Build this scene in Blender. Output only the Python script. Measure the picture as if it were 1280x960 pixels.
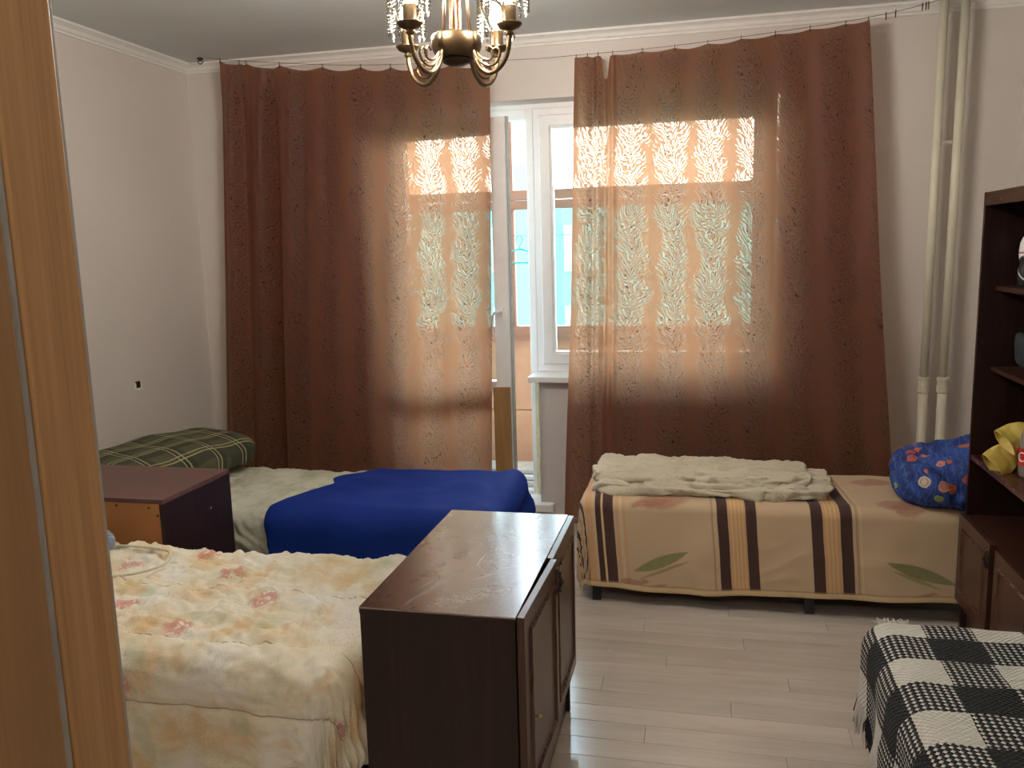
import bpy, bmesh, math, random
import numpy as np
from mathutils import Vector, Matrix, Euler

for o in list(bpy.data.objects): bpy.data.objects.remove(o, do_unlink=True)
scene = bpy.context.scene
COL = scene.collection
PI = math.pi
random.seed(7)

# ------------------------------------------------------------------ camera
cam_d = bpy.data.cameras.new('camera'); cam = bpy.data.objects.new('camera', cam_d); COL.objects.link(cam)
cam_d.sensor_width = 36; cam_d.lens = 1050.5517/1280*36; cam_d.clip_start = .03; cam_d.clip_end = 300
FW = Vector((-0.22312416, 0.96196932, -0.15757738)); RT = Vector((0.97474422, 0.22174647, -0.02649923)); UP = Vector((-0.00945078, 0.15951025, 0.98715103))
cam.matrix_world = Matrix(((RT.x, UP.x, -FW.x, 0), (RT.y, UP.y, -FW.y, 0), (RT.z, UP.z, -FW.z, 1.4962), (0, 0, 0, 1)))
scene.camera = cam

# ------------------------------------------------------------------ world, exposure, hall light
scene.view_settings.view_transform = 'Standard'; scene.view_settings.look = 'None'
scene.view_settings.gamma = 1; scene.view_settings.use_curve_mapping = False
scene.view_settings.exposure = 0.36
SKY = 13.0
BULB = 720.0
HALL = 7.0
w = bpy.data.worlds.new('sky'); scene.world = w; w.use_nodes = True
wn = w.node_tree; bg = wn.nodes['Background']
tc = wn.nodes.new('ShaderNodeTexCoord'); sx = wn.nodes.new('ShaderNodeSeparateXYZ'); cr = wn.nodes.new('ShaderNodeValToRGB')
wn.links.new(tc.outputs['Generated'], sx.inputs[0]); wn.links.new(sx.outputs['Z'], cr.inputs[0]); wn.links.new(cr.outputs[0], bg.inputs['Color'])
cr.color_ramp.elements[0].position = 0; cr.color_ramp.elements[0].color = (.95, .98, 1, 1)
cr.color_ramp.elements[1].position = .8; cr.color_ramp.elements[1].color = (.55, .78, 1, 1)
bg.inputs['Strength'].default_value = SKY
ld = bpy.data.lights.new('hall_lamp_light', 'AREA'); ld.shape = 'RECTANGLE'; ld.size = .5; ld.size_y = .3; ld.energy = HALL; ld.color = (1, .9, .78)
lo = bpy.data.objects.new('hall_lamp_light', ld); COL.objects.link(lo); lo.location = (.1, -.35, 2.42); lo.rotation_euler = (math.radians(28), 0, 0)

# ------------------------------------------------------------------ node helper
class S:
    def __init__(s, nt, so): s.nt = nt; s.so = so
    def _m(s, op, *a, clamp=False):
        n = s.nt.nodes.new('ShaderNodeMath'); n.operation = op; n.use_clamp = clamp
        for i, v in enumerate((s,)+a):
            if isinstance(v, S): s.nt.links.new(v.so, n.inputs[i])
            else: n.inputs[i].default_value = v
        return S(s.nt, n.outputs[0])
    def __add__(s, o): return s._m('ADD', o)
    __radd__ = __add__
    def __sub__(s, o): return s._m('SUBTRACT', o)
    def __rsub__(s, o): return (s*-1)+o
    def __mul__(s, o): return s._m('MULTIPLY', o)
    __rmul__ = __mul__
    def __truediv__(s, o): return s._m('DIVIDE', o)
    def abs(s): return s._m('ABSOLUTE')
    def sin(s): return s._m('SINE')
    def fract(s): return s._m('FRACT')
    def floor(s): return s._m('FLOOR')
    def gt(s, v): return s._m('GREATER_THAN', v)
    def lt(s, v): return s._m('LESS_THAN', v)
    def mx(s, o): return s._m('MAXIMUM', o)
    def mn(s, o): return s._m('MINIMUM', o)
    def sqrt(s): return s._m('SQRT')
    def step(s, a, b):       # smooth 0..1 from a to b
        n = s.nt.nodes.new('ShaderNodeMapRange'); n.interpolation_type = 'SMOOTHSTEP'
        s.nt.links.new(s.so, n.inputs[0]); n.inputs[1].default_value = a; n.inputs[2].default_value = b
        return S(s.nt, n.outputs[0])
    def band(s, a, b, e=.001): return s.step(a-e, a+e)*(1-s.step(b-e, b+e))

class MT:
    def __init__(s, name):
        s.m = bpy.data.materials.new(name); s.m.use_nodes = True; s.nt = s.m.node_tree; s.nt.nodes.clear()
        s.out = s.nt.nodes.new('ShaderNodeOutputMaterial'); s.b = s.nt.nodes.new('ShaderNodeBsdfPrincipled')
        s.nt.links.new(s.b.outputs[0], s.out.inputs[0])
    def set(s, **k):
        for n, v in k.items():
            i = s.b.inputs[n.replace('_', ' ')]
            if isinstance(v, S): s.nt.links.new(v.so, i)
            elif isinstance(v, tuple) and len(v) == 3: i.default_value = (*v, 1)
            else: i.default_value = v
        return s
    def coord(s, kind='Object'):
        n = s.nt.nodes.new('ShaderNodeTexCoord'); return S(s.nt, n.outputs[kind])
    def pos(s):
        n = s.nt.nodes.new('ShaderNodeNewGeometry'); return S(s.nt, n.outputs['Position'])
    def rnd(s):
        n = s.nt.nodes.new('ShaderNodeObjectInfo'); return S(s.nt, n.outputs['Random'])
    def xyz(s, v):
        n = s.nt.nodes.new('ShaderNodeSeparateXYZ'); s.nt.links.new(v.so, n.inputs[0]); return [S(s.nt, n.outputs[i]) for i in range(3)]
    def vec(s, x, y, z=0.0):
        n = s.nt.nodes.new('ShaderNodeCombineXYZ')
        for i, v in enumerate((x, y, z)):
            if isinstance(v, S): s.nt.links.new(v.so, n.inputs[i])
            else: n.inputs[i].default_value = v
        return S(s.nt, n.outputs[0])
    def noise(s, v, scale=5, detail=3, rough=.5, dist=0, out=0):
        n = s.nt.nodes.new('ShaderNodeTexNoise'); s.nt.links.new(v.so, n.inputs['Vector'])
        n.inputs['Scale'].default_value = scale; n.inputs['Detail'].default_value = detail; n.inputs['Roughness'].default_value = rough; n.inputs['Distortion'].default_value = dist
        return S(s.nt, n.outputs[out])
    def vor(s, v, scale=5, feature='F1', out='Distance', rand=1.0, dim='3D'):
        n = s.nt.nodes.new('ShaderNodeTexVoronoi'); n.voronoi_dimensions = dim; s.nt.links.new(v.so, n.inputs['Vector']); n.feature = feature
        n.inputs['Scale'].default_value = scale; n.inputs['Randomness'].default_value = rand
        return S(s.nt, n.outputs[out])
    def wave(s, v, scale=5, dist=5, detail=2, dscale=1, dirn='X', rough=.5):
        n = s.nt.nodes.new('ShaderNodeTexWave'); s.nt.links.new(v.so, n.inputs['Vector']); n.bands_direction = dirn
        n.inputs['Scale'].default_value = scale; n.inputs['Distortion'].default_value = dist; n.inputs['Detail'].default_value = detail
        n.inputs['Detail Scale'].default_value = dscale; n.inputs['Detail Roughness'].default_value = rough
        return S(s.nt, n.outputs['Fac'])
    def mix(s, f, a, b):
        n = s.nt.nodes.new('ShaderNodeMix'); n.data_type = 'RGBA'
        for i, v in ((0, f), (6, a), (7, b)):
            if isinstance(v, S): s.nt.links.new(v.so, n.inputs[i])
            elif i == 0: n.inputs[0].default_value = v
            else: n.inputs[i].default_value = (*v, 1)
        return S(s.nt, n.outputs[2])
    def ramp(s, f, stops):
        n = s.nt.nodes.new('ShaderNodeValToRGB'); s.nt.links.new(f.so, n.inputs[0]); e = n.color_ramp.elements
        while len(e) < len(stops): e.new(.5)
        for i, (p, c) in enumerate(stops): e[i].position = p; e[i].color = (*c, 1)
        return S(s.nt, n.outputs[0])
    def bump(s, h, strength=.3, dist=.002):
        n = s.nt.nodes.new('ShaderNodeBump'); s.nt.links.new(h.so, n.inputs['Height']); n.inputs['Strength'].default_value = strength; n.inputs['Distance'].default_value = dist
        s.nt.links.new(n.outputs[0], s.b.inputs['Normal']); s.bn = n.outputs[0]
        return s

def plain(name, col, rough=.5, metal=0., var=.12, scale=20, bump=0., **k):
    t = MT(name); n = t.noise(t.coord(), scale, 3)
    a = tuple(c*(1-var) for c in col); b = tuple(min(1, c*(1+var)) for c in col)
    t.set(Base_Color=t.ramp(n, [(.3, a), (.7, b)]), Roughness=rough, Metallic=metal, **k)
    if bump: t.bump(n, bump)
    return t.m

def wood(name, c1, c2, axis='X', scale=1., rough=.3, coat=0., stretch=14, world=False, rnd=False, bump=.08, spec=.5):
    t = MT(name); x, y, z = t.xyz(t.pos() if world else t.coord())
    off = t.rnd()*37.0 if rnd else 0.0
    k = stretch
    d = {'X': (x/k, y, z), 'Y': (x, y/k, z), 'Z': (x, y, z/k)}[axis]
    v = t.vec(d[0]+off, d[1]+off, d[2])
    n1 = t.noise(v, 18*scale, 4, .6, .6); n2 = t.noise(v, 90*scale, 3, .6)
    f = n1*.65+n2*.35
    c = t.ramp(f, [(.32, c1), (.62, c2)])
    if rnd:
        r = t.rnd(); c = t.mix(r*.35, c, tuple(v_*.72 for v_ in c1))
    t.set(Base_Color=c, Roughness=n2*.12+(rough-.06), Coat_Weight=coat, Coat_Roughness=.12, Specular_IOR_Level=spec)
    t.bump(f, bump, .001)
    return t.m

M = {}
# wallpaper
def wallpaper(name, col):
    t = MT(name); p = t.pos(); x, y, z = t.xyz(p)
    h = t.noise(t.vec(x*1., y*1., z*3.), 60, 3, .6)+t.noise(p, 9, 2)*.5
    big = t.noise(p, 1.3, 2)
    t.set(Base_Color=t.mix(big, tuple(c*.94 for c in col), tuple(min(1, c*1.05) for c in col)), Roughness=.75)
    t.bump(h, .35, .004); return t.m
M['wallpaper'] = wallpaper('cream_wallpaper', (.67, .62, .575))
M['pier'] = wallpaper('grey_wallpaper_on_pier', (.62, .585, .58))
M['ceiling'] = plain('grey_ceiling_paint', (.62, .66, .66), .6, var=.03, scale=2)
M['cornice'] = plain('white_cornice_foam', (.80, .80, .77), .6, var=.03)
M['pvc'] = plain('white_pvc', (.82, .83, .83), .3, var=.02)
M['floorbase'] = plain('floor_underlay', (.10, .08, .06), .9)
M['plank'] = wood('pale_laminate', (.54, .47, .40), (.70, .62, .54), 'X', .55, .22, .45, 9, True, True, .05)
M['pine'] = wood('pine_laminate', (.33, .165, .065), (.53, .30, .13), 'Z', 2.6, .5, 0, 45, bump=.1)
M['pine_dark'] = wood('darker_pine', (.26, .135, .055), (.34, .19, .08), 'Z', 2.2, .5, 0, 30, bump=.1)
M['seal'] = plain('grey_rubber_seal', (.36, .35, .33), .35)
M['dark_wood'] = wood('dark_mahogany_laminate', (.012, .0065, .0055), (.030, .013, .010), 'Z', 1.6, .34, 0., 22, bump=.03, spec=.35)
M['dark_wood_x'] = wood('dark_mahogany_laminate_cross', (.030, .012, .009), (.060, .024, .016), 'Y', 1.6, .3, 0.1, 22, bump=.03)
M['door_wood'] = wood('red_brown_door_laminate', (.045, .017, .012), (.075, .028, .019), 'Z', 1.3, .32, .1, 20, bump=.03)
M['door_mould'] = wood('dark_moulding_laminate', (.055, .016, .010), (.085, .026, .016), 'Z', 1.6, .28, .2, 20, bump=.03)
M['plum_top'] = wood('plum_laminate_top', (.085, .034, .029), (.125, .052, .044), 'X', 1.3, .38, .0, 20, bump=.02)
M['hardboard'] = plain('orange_hardboard', (.40, .17, .05), .6, var=.08, scale=3)
M['edge'] = plain('pale_edge_band', (.26, .19, .16), .35)
M['bronze'] = plain('dark_bronze', (.07, .05, .035), .4, .8)
M['brass'] = plain('brass', (.75, .5, .2), .3, 1.)
M['antique'] = plain('antique_bronze', (.15, .10, .055), .36, 1., var=.15, scale=30)
M['copper'] = plain('copper_column', (.26, .11, .055), .22, .9)
M['black_metal'] = plain('black_metal', (.012, .012, .013), .4)
M['pipe'] = plain('cream_pipe_paint', (.70, .66, .53), .35, var=.04, scale=8)
M['dark'] = plain('dark_hollow', (.01, .009, .008), .9)
M['wire'] = plain('steel_wire', (.12, .10, .09), .4, .6)
M['foam'] = plain('yellowish_mounting_foam', (.72, .66, .40), .8, bump=.6, scale=60)
M['board'] = wood('brown_board', (.25, .14, .045), (.36, .21, .075), 'Z', 1.5, .5, 0, 14)
M['loggia_wood'] = wood('loggia_brown_wood', (.30, .14, .085), (.42, .21, .13), 'X', 1.2, .6, 0, 10)
M['loggia_board'] = plain('loggia_orange_board', (.62, .33, .19), .7, var=.1, scale=6)
M['loggia_wall'] = plain('loggia_wall_paint', (.72, .72, .70), .8)
M['facade'] = plain('pale_cyan_facade', (.065, .24, .26), .8, var=.06, scale=.4)
M['facade_win'] = plain('facade_window_white', (.12, .32, .34), .3)
M['tree'] = plain('far_ground', (.20, .26, .16), .9)
M['hanger'] = plain('turquoise_plastic', (.03, .45, .48), .35)
M['junk'] = plain('pale_boards', (.55, .52, .47), .6)
M['socket'] = plain('white_socket_plaster', (.8, .78, .74), .5)

def glass_mat():
    t = MT('window_glass'); nt = t.nt
    tr = nt.nodes.new('ShaderNodeBsdfTransparent'); tr.inputs[0].default_value = (.93, .98, .98, 1)
    gl = nt.nodes.new('ShaderNodeBsdfGlossy'); gl.inputs['Roughness'].default_value = .02
    fr = nt.nodes.new('ShaderNodeFresnel'); fr.inputs[0].default_value = 1.45
    mx = nt.nodes.new('ShaderNodeMixShader'); nt.links.new(fr.outputs[0], mx.inputs[0]); nt.links.new(tr.outputs[0], mx.inputs[1]); nt.links.new(gl.outputs[0], mx.inputs[2])
    nt.links.new(mx.outputs[0], t.out.inputs[0]); return t.m
M['glass'] = glass_mat()
def crystal_mat():
    t = MT('crystal_bead'); nt = t.nt
    tr = nt.nodes.new('ShaderNodeBsdfTransparent'); tr.inputs[0].default_value = (.93, .90, .86, 1)
    gl = nt.nodes.new('ShaderNodeBsdfGlossy'); gl.inputs['Roughness'].default_value = .06; gl.inputs['Color'].default_value = (.32, .31, .30, 1)
    tl = nt.nodes.new('ShaderNodeBsdfTranslucent'); tl.inputs[0].default_value = (.03, .027, .02, 1)
    m1 = nt.nodes.new('ShaderNodeMixShader'); m1.inputs[0].default_value = .12; nt.links.new(gl.outputs[0], m1.inputs[1]); nt.links.new(tl.outputs[0], m1.inputs[2])
    m2 = nt.nodes.new('ShaderNodeMixShader'); m2.inputs[0].default_value = .4; nt.links.new(tr.outputs[0], m2.inputs[1]); nt.links.new(m1.outputs[0], m2.inputs[2])
    nt.links.new(m2.outputs[0], t.out.inputs[0]); return t.m
M['crystal'] = crystal_mat()
def bulb_mat():
    t = MT('lit_bulb'); t.set(Base_Color=(1, .9, .7), Emission_Color=(1, .91, .81), Emission_Strength=BULB); return t.m
M['bulb'] = bulb_mat()

def curtain_mat():
    t = MT('brown_leaf_curtain'); nt = t.nt
    u, v, _ = t.xyz(t.coord('UV'))
    # feathery leaf sprays woven in vertical columns, veins slanting up and out from a wandering stem
    wn_ = t.noise(t.vec(u*.6, v), 5.5, 2, .5)
    cf = (u/.205+(wn_-.5)*.55).fract()-.5
    a_ = cf.abs()
    n_f = t.noise(t.vec(u, v), 26, 2, .5)
    n_b = t.noise(t.vec(u*1.3, v), 8, 3, .6)
    ph = (v-a_*(n_b*.45+.02)+(n_f-.5)*.050+(n_b-.5)*.22)/.024
    vein = (ph*2*PI).sin()*.5+.5
    ph2 = (v*.45+u*1.2+(n_f-.5)*.06)/.037
    vein2 = (ph2*2*PI).sin()*.5+.5
    edge = a_*-2.6+.92+(n_b-.5)*1.9+(n_f-.5)*.9+(vein-.5)*.5
    colm = edge.step(.10, .22)
    sv = vein*.58+vein2*.36+(n_f-.5)*.5
    det = sv.step(.46, .56)
    pat = colm*det
    outl = colm*(1-(sv-.43).abs().step(.03, .10))
    weave = t.noise(t.vec(u*3, v*.4), 220, 2)
    base = t.mix(outl, t.mix(pat, (.092, .039, .026), (.052, .024, .018)), (.022, .010, .008))
    tl = t.mix(outl*.85, t.mix(pat, (.76, .33, .165), (.86, .50, .33)), (.16, .055, .03))
    df = nt.nodes.new('ShaderNodeBsdfPrincipled'); nt.links.new(base.so, df.inputs['Base Color']); df.inputs['Roughness'].default_value = .62; df.inputs['Sheen Weight'].default_value = .15
    bp_ = nt.nodes.new('ShaderNodeBump'); bp_.inputs['Strength'].default_value = .5; bp_.inputs['Distance'].default_value = .0015
    nt.links.new((pat*-1+weave*.15).so, bp_.inputs['Height']); nt.links.new(bp_.outputs[0], df.inputs['Normal'])
    tn = nt.nodes.new('ShaderNodeBsdfTranslucent'); nt.links.new(tl.so, tn.inputs[0]); nt.links.new(bp_.outputs[0], tn.inputs['Normal'])
    tp = nt.nodes.new('ShaderNodeBsdfTransparent'); tpc = t.mix(pat, (1, .50, .28), (1, .76, .56)); nt.links.new(tpc.so, tp.inputs[0])
    m1 = nt.nodes.new('ShaderNodeMixShader'); m1.inputs[0].default_value = .38
    nt.links.new(df.outputs[0], m1.inputs[1]); nt.links.new(tn.outputs[0], m1.inputs[2])
    m2 = nt.nodes.new('ShaderNodeMixShader'); nt.links.new((pat*.13+.030).so, m2.inputs[0])
    nt.links.new(m1.outputs[0], m2.inputs[1]); nt.links.new(tp.outputs[0], m2.inputs[2])
    nt.links.new(m2.outputs[0], t.out.inputs[0]); return t.m
M['curtain'] = curtain_mat()

def ell(u, v, cx, cy, a, b, ang, e=.08):
    c, s_ = math.cos(ang), math.sin(ang)
    p = (u-cx)*c+(v-cy)*s_; q = (v-cy)*c-(u-cx)*s_
    p = p/a; q = q/b
    return 1-(p*p+q*q).step(1-e, 1+e)
def leaf(u, v, cx, cy, a, b, ang):      # pointed leaf: |q| < b*(1-p^2)
    c, s_ = math.cos(ang), math.sin(ang)
    p = ((u-cx)*c+(v-cy)*s_)/a; q = ((v-cy)*c-(u-cx)*s_)/b
    d = q.abs()+p*p
    return 1-d.step(.92, 1.05)

# ------------------------------------------------------------------ mesh helpers
def tag(o, label=None, cat=None, group=None, kind=None):
    if label: o['label'] = label
    if cat: o['category'] = cat
    if group: o['group'] = group
    if kind: o['kind'] = kind
    return o
def link(name, me, mat, parent=None, loc=(0, 0, 0), rot=(0, 0, 0), smooth=False):
    o = bpy.data.objects.new(name, me); COL.objects.link(o); o.location = loc; o.rotation_euler = rot
    if mat is not None and not me.materials: me.materials.append(mat)
    if parent: o.parent = parent
    if smooth: me.polygons.foreach_set('use_smooth', [True]*len(me.polygons))
    return o
def fin(name, bm, mat, parent=None, loc=(0, 0, 0), rot=(0, 0, 0), smooth=False, bevel=0):
    if bevel: bmesh.ops.bevel(bm, geom=list(bm.edges), offset=bevel, segments=2, affect='EDGES', profile=.6)
    bmesh.ops.recalc_face_normals(bm, faces=bm.faces)
    me = bpy.data.meshes.new(name); bm.to_mesh(me); bm.free()
    return link(name, me, mat, parent, loc, rot, smooth)
def empty(name, loc=(0, 0, 0), rz=0):
    o = bpy.data.objects.new(name, None); COL.objects.link(o); o.location = loc; o.rotation_euler = (0, 0, rz); o.empty_display_size = .1
    return o
def abox(bm, x0, x1, y0, y1, z0, z1):
    vs = [bm.verts.new((x, y, z)) for x in (x0, x1) for y in (y0, y1) for z in (z0, z1)]
    for f in ((0, 1, 3, 2), (4, 6, 7, 5), (0, 4, 5, 1), (2, 3, 7, 6), (0, 2, 6, 4), (1, 5, 7, 3)): bm.faces.new([vs[i] for i in f])
    return vs
def box(name, x0, x1, y0, y1, z0, z1, mat, parent=None, bevel=0, off=(0, 0, 0)):
    bm = bmesh.new(); abox(bm, x0-off[0], x1-off[0], y0-off[1], y1-off[1], z0-off[2], z1-off[2])
    return fin(name, bm, mat, parent, bevel=bevel)
def lathe(bm, prof, seg=24, c=(0, 0, 0), cap=True):
    rings = []
    for r, z in prof:
        rings.append([bm.verts.new((c[0]+r*math.cos(2*PI*i/seg), c[1]+r*math.sin(2*PI*i/seg), c[2]+z)) for i in range(seg)])
    for a, b in zip(rings, rings[1:]):
        for i in range(seg): bm.faces.new((a[i], a[(i+1) % seg], b[(i+1) % seg], b[i]))
    if cap:
        bm.faces.new(rings[0][::-1]); bm.faces.new(rings[-1])
def tube(bm, pts, r, seg=8, closed=False):
    pts = [Vector(p) for p in pts]; n = len(pts); rings = []
    rr = r if hasattr(r, '__len__') else [r]*n
    up = Vector((0, 0, 1)); pn = None
    for i, p in enumerate(pts):
        a = pts[(i-1) % n] if closed else pts[max(i-1, 0)]; b = pts[(i+1) % n] if closed else pts[min(i+1, n-1)]
        t = (b-a).normalized()
        if pn is None:
            q = up if abs(t.z) < .9 else Vector((1, 0, 0)); pn = (q-t*q.dot(t)).normalized()
        else: pn = (pn-t*pn.dot(t)).normalized()
        bi = t.cross(pn)
        rings.append([bm.verts.new(p+(pn*math.cos(2*PI*k/seg)+bi*math.sin(2*PI*k/seg))*rr[i]) for k in range(seg)])
    m = n if closed else n-1
    for i in range(m):
        a, b = rings[i], rings[(i+1) % n]
        for k in range(seg): bm.faces.new((a[k], a[(k+1) % seg], b[(k+1) % seg], b[k]))
    if not closed: bm.faces.new(rings[0][::-1]); bm.faces.new(rings[-1])
def spline(pts, n=8):
    P = [Vector(p) for p in pts]; P = [P[0]*2-P[1]]+P+[P[-1]*2-P[-2]]; out = []
    for i in range(1, len(P)-2):
        for k in range(n):
            t = k/n; a, b, c, d = P[i-1:i+3]
            out.append(.5*((2*b)+(c-a)*t+(2*a-5*b+4*c-d)*t*t+(3*b-a-3*c+d)*t**3))
    out.append(P[-2]); return out

_rs = np.random.RandomState(3); _perm = _rs.permutation(512); _perm = np.concatenate([_perm, _perm]); _ga = _rs.rand(512)*2*np.pi
def perlin(x, y, seed=0):
    x = np.asarray(x, float)+seed*17.3; y = np.asarray(y, float)+seed*9.1
    xi = np.floor(x).astype(int); yi = np.floor(y).astype(int); xf = x-xi; yf = y-yi
    def g(i, j, dx, dy):
        h = _perm[(_perm[i % 512]+j) % 512]; a = _ga[h]; return np.cos(a)*dx+np.sin(a)*dy
    u = xf*xf*xf*(xf*(xf*6-15)+10); v = yf*yf*yf*(yf*(yf*6-15)+10)
    a = g(xi, yi, xf, yf)*(1-u)+g(xi+1, yi, xf-1, yf)*u; b = g(xi, yi+1, xf, yf-1)*(1-u)+g(xi+1, yi+1, xf-1, yf-1)*u
    return a*(1-v)+b*v
def crease(x, y, s, seed=0, p=1.):     # ridged noise: soft pillows parted by creases
    n = np.abs(perlin(x*s+perlin(x*s*.7, y*s*.7, seed+5)*1.2, y*s+perlin(x*s*.7, y*s*.7, seed+6)*1.2, seed))
    return np.minimum(n*2.2, 1)**p
def sstep(a, b, x):
    t = np.clip((x-a)/(b-a), 0, 1); return t*t*(3-2*t)
def grid_mesh(name, P, UV, mat, parent=None, closed_u=False, thick=0, smooth=True):
    nu, nv = P.shape[:2]; idx = np.arange(nu*nv).reshape(nu, nv)
    f = np.stack([idx[:-1, :-1], idx[1:, :-1], idx[1:, 1:], idx[:-1, 1:]], -1).reshape(-1, 4)
    me = bpy.data.meshes.new(name); me.vertices.add(nu*nv); me.vertices.foreach_set('co', P.reshape(-1))
    me.loops.add(len(f)*4); me.loops.foreach_set('vertex_index', f.reshape(-1)); me.polygons.add(len(f)); me.polygons.foreach_set('loop_start', np.arange(len(f))*4)
    me.update(calc_edges=True)
    uv = me.uv_layers.new(name='UVMap'); uv.data.foreach_set('uv', UV.reshape(-1, 2)[f.reshape(-1)].reshape(-1))
    me.validate(); o = link(name, me, mat, parent, smooth=smooth)
    if thick:
        m = o.modifiers.new('thickness', 'SOLIDIFY'); m.thickness = thick; m.offset = -1
    return o
def drape(name, x0, x1, y0, y1, z, drops, r, mat, res=.01, disp=None, fold=(.008, 60), rel=(0, 0), srange=None, parent=None, thick=.006, mask=None, hem=None, pn=5):
    """cloth over a block. drops = left, right, front, back. uv in metres from (x0, y0)."""
    dl, dr, df, db = drops
    s = np.arange(x0-dl, x1+dr+res*.5, res); t = np.arange(y0-df, y1+db+res*.5, res)
    Sg, Tg = np.meshgrid(s, t, indexing='ij'); U = Sg.copy(); V = Tg.copy()
    if mask is not None: Sg, Tg = mask(Sg, Tg)
    ox = np.where(Sg < x0+r, Sg-(x0+r), np.where(Sg > x1-r, Sg-(x1-r), 0)); oy = np.where(Tg < y0+r, Tg-(y0+r), np.where(Tg > y1-r, Tg-(y1-r), 0))
    n = (np.abs(ox)**pn+np.abs(oy)**pn)**(1/pn); e = np.hypot(ox, oy)+1e-9; dx = ox/e; dy = oy/e
    th = np.clip(n/r, 0, PI/2); out = r*np.sin(th); down = r*(1-np.cos(th))+np.maximum(n-r*PI/2, 0)
    per = Sg*dy.__abs__()+Tg*np.abs(dx)
    lowf = sstep(.02, .25, down)
    out = out+fold[0]*lowf*(np.sin(per*fold[1]+3*perlin(per*3, per*0, 4))+.6*perlin(per*fold[1]*.25, down*2, 2))+.012*lowf
    cx = np.clip(Sg, x0+r, x1-r); cy = np.clip(Tg, y0+r, y1-r)
    h = disp(Sg-x0, Tg-y0, down) if disp else 0
    nx = dx*np.sin(th); ny = dy*np.sin(th); nz = np.cos(th)
    if hem is not None: down = down*hem(Sg, Tg)
    P = np.stack([cx+dx*out+nx*h, cy+dy*out+ny*h, z-down+nz*h], -1)
    P[..., 2] = np.maximum(P[..., 2], .012)
    return grid_mesh(name, P, np.stack([U-x0, V-y0], -1), mat, parent, thick=thick)
def blob(name, c, size, n=4, cuts=24, mat=None, parent=None, deform=None, rot=0):
    bm = bmesh.new(); bmesh.ops.create_cube(bm, size=2); bmesh.ops.subdivide_edges(bm, edges=bm.edges, cuts=cuts, use_grid_fill=True)
    P = np.array([v.co[:] for v in bm.verts]); q = np.tan(P*PI/4*.98)/np.tan(PI/4*.98)
    nn = (np.abs(q)**n).sum(1)**(1/n); q = q/nn[:, None]
    Pn = q*np.array(size)/2
    if deform is not None: Pn = deform(q, Pn)
    for v, p in zip(bm.verts, Pn): v.co = p
    return fin(name, bm, mat, parent, loc=c, rot=(0, 0, rot), smooth=True)

# ================================================================== ROOM
XL, XR, YF, YB, H = -2.85, 1.40, .60, 4.41, 2.565
fl = box('floor', XL-.1, XR+.1, -1.6, YB+.1, -.06, -.008, M['floorbase']); tag(fl, kind='structure')
# laminate planks
pm = {}
def plank_mesh(L, W):
    key = (round(L, 3), round(W, 3))
    if key not in pm:
        bm = bmesh.new(); g = .0005; b = .0010
        lo = [bm.verts.new(p) for p in ((g, g, -.008), (L-g, g, -.008), (L-g, W-g, -.008), (g, W-g, -.008))]
        mi = [bm.verts.new(p) for p in ((g, g, -.0006), (L-g, g, -.0006), (L-g, W-g, -.0006), (g, W-g, -.0006))]
        hi = [bm.verts.new(p) for p in ((g+b, g+b, 0), (L-g-b, g+b, 0), (L-g-b, W-g-b, 0), (g+b, W-g-b, 0))]
        for a, c in ((lo, mi), (mi, hi)):
            for i in range(4): bm.faces.new((a[i], a[(i+1) % 4], c[(i+1) % 4], c[i]))
        bm.faces.new(hi)
        me = bpy.data.meshes.new('plank'); bmesh.ops.recalc_face_normals(bm, faces=bm.faces); bm.to_mesh(me); bm.free(); me.materials.append(M['plank']); pm[key] = me
    return pm[key]
rp = random.Random(5); PW = .0955; y = YF-.7; row = 0
while y < YB-.01:
    W = min(PW, YB-y); x = XL-(row*.43+rp.uniform(-.06, .06)) % 1.15
    while x < XR:
        a = max(x, XL); b = min(x+1.15, XR)
        if b-a > .02: link('plank', plank_mesh(b-a, W), None, fl, (a, y, 0))
        x += 1.15
    y += PW; row += 1
cl = box('ceiling', XL-.1, XR+.1, YF-.12, YB+.1, H, H+.1, M['ceiling']); tag(cl, kind='structure')
tag(box('wall_left', XL-.12, XL, YF-.12, YB+.34, 0, H, M['wallpaper']), kind='structure')
tag(box('wall_right', XR, XR+.12, YF-.12, YB+.34, 0, H, M['wallpaper']), kind='structure')
OX0, OX1, WX1 = -1.75, -.875, .36
bm = bmesh.new()
abox(bm, XL-.1, OX0, YB, YB+.32, 0, H); abox(bm, OX0, WX1, YB, YB+.32, 2.258, H); abox(bm, WX1, XR+.1, YB, YB+.32, 0, H)
abox(bm, OX0, OX1, YB, YB+.32, -.05, .07)
tag(fin('wall_back', bm, M['wallpaper']), kind='structure')
bm = bmesh.new(); abox(bm, OX1, WX1, YB, YB+.32, 0, .79)
bmesh.ops.subdivide_edges(bm, edges=bm.edges, cuts=24, use_grid_fill=True)
for v in bm.verts:
    if v.co.y < YB+.01 and v.co.z > .01: v.co.y += float(perlin(v.co.x*14, v.co.z*14, 3))*.006
    if v.co.x < OX1+.01: v.co.x += float(perlin(v.co.y*14, v.co.z*9, 8))*.006
tag(fin('wall_under_window', bm, M['pier'], smooth=True), kind='structure')
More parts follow.
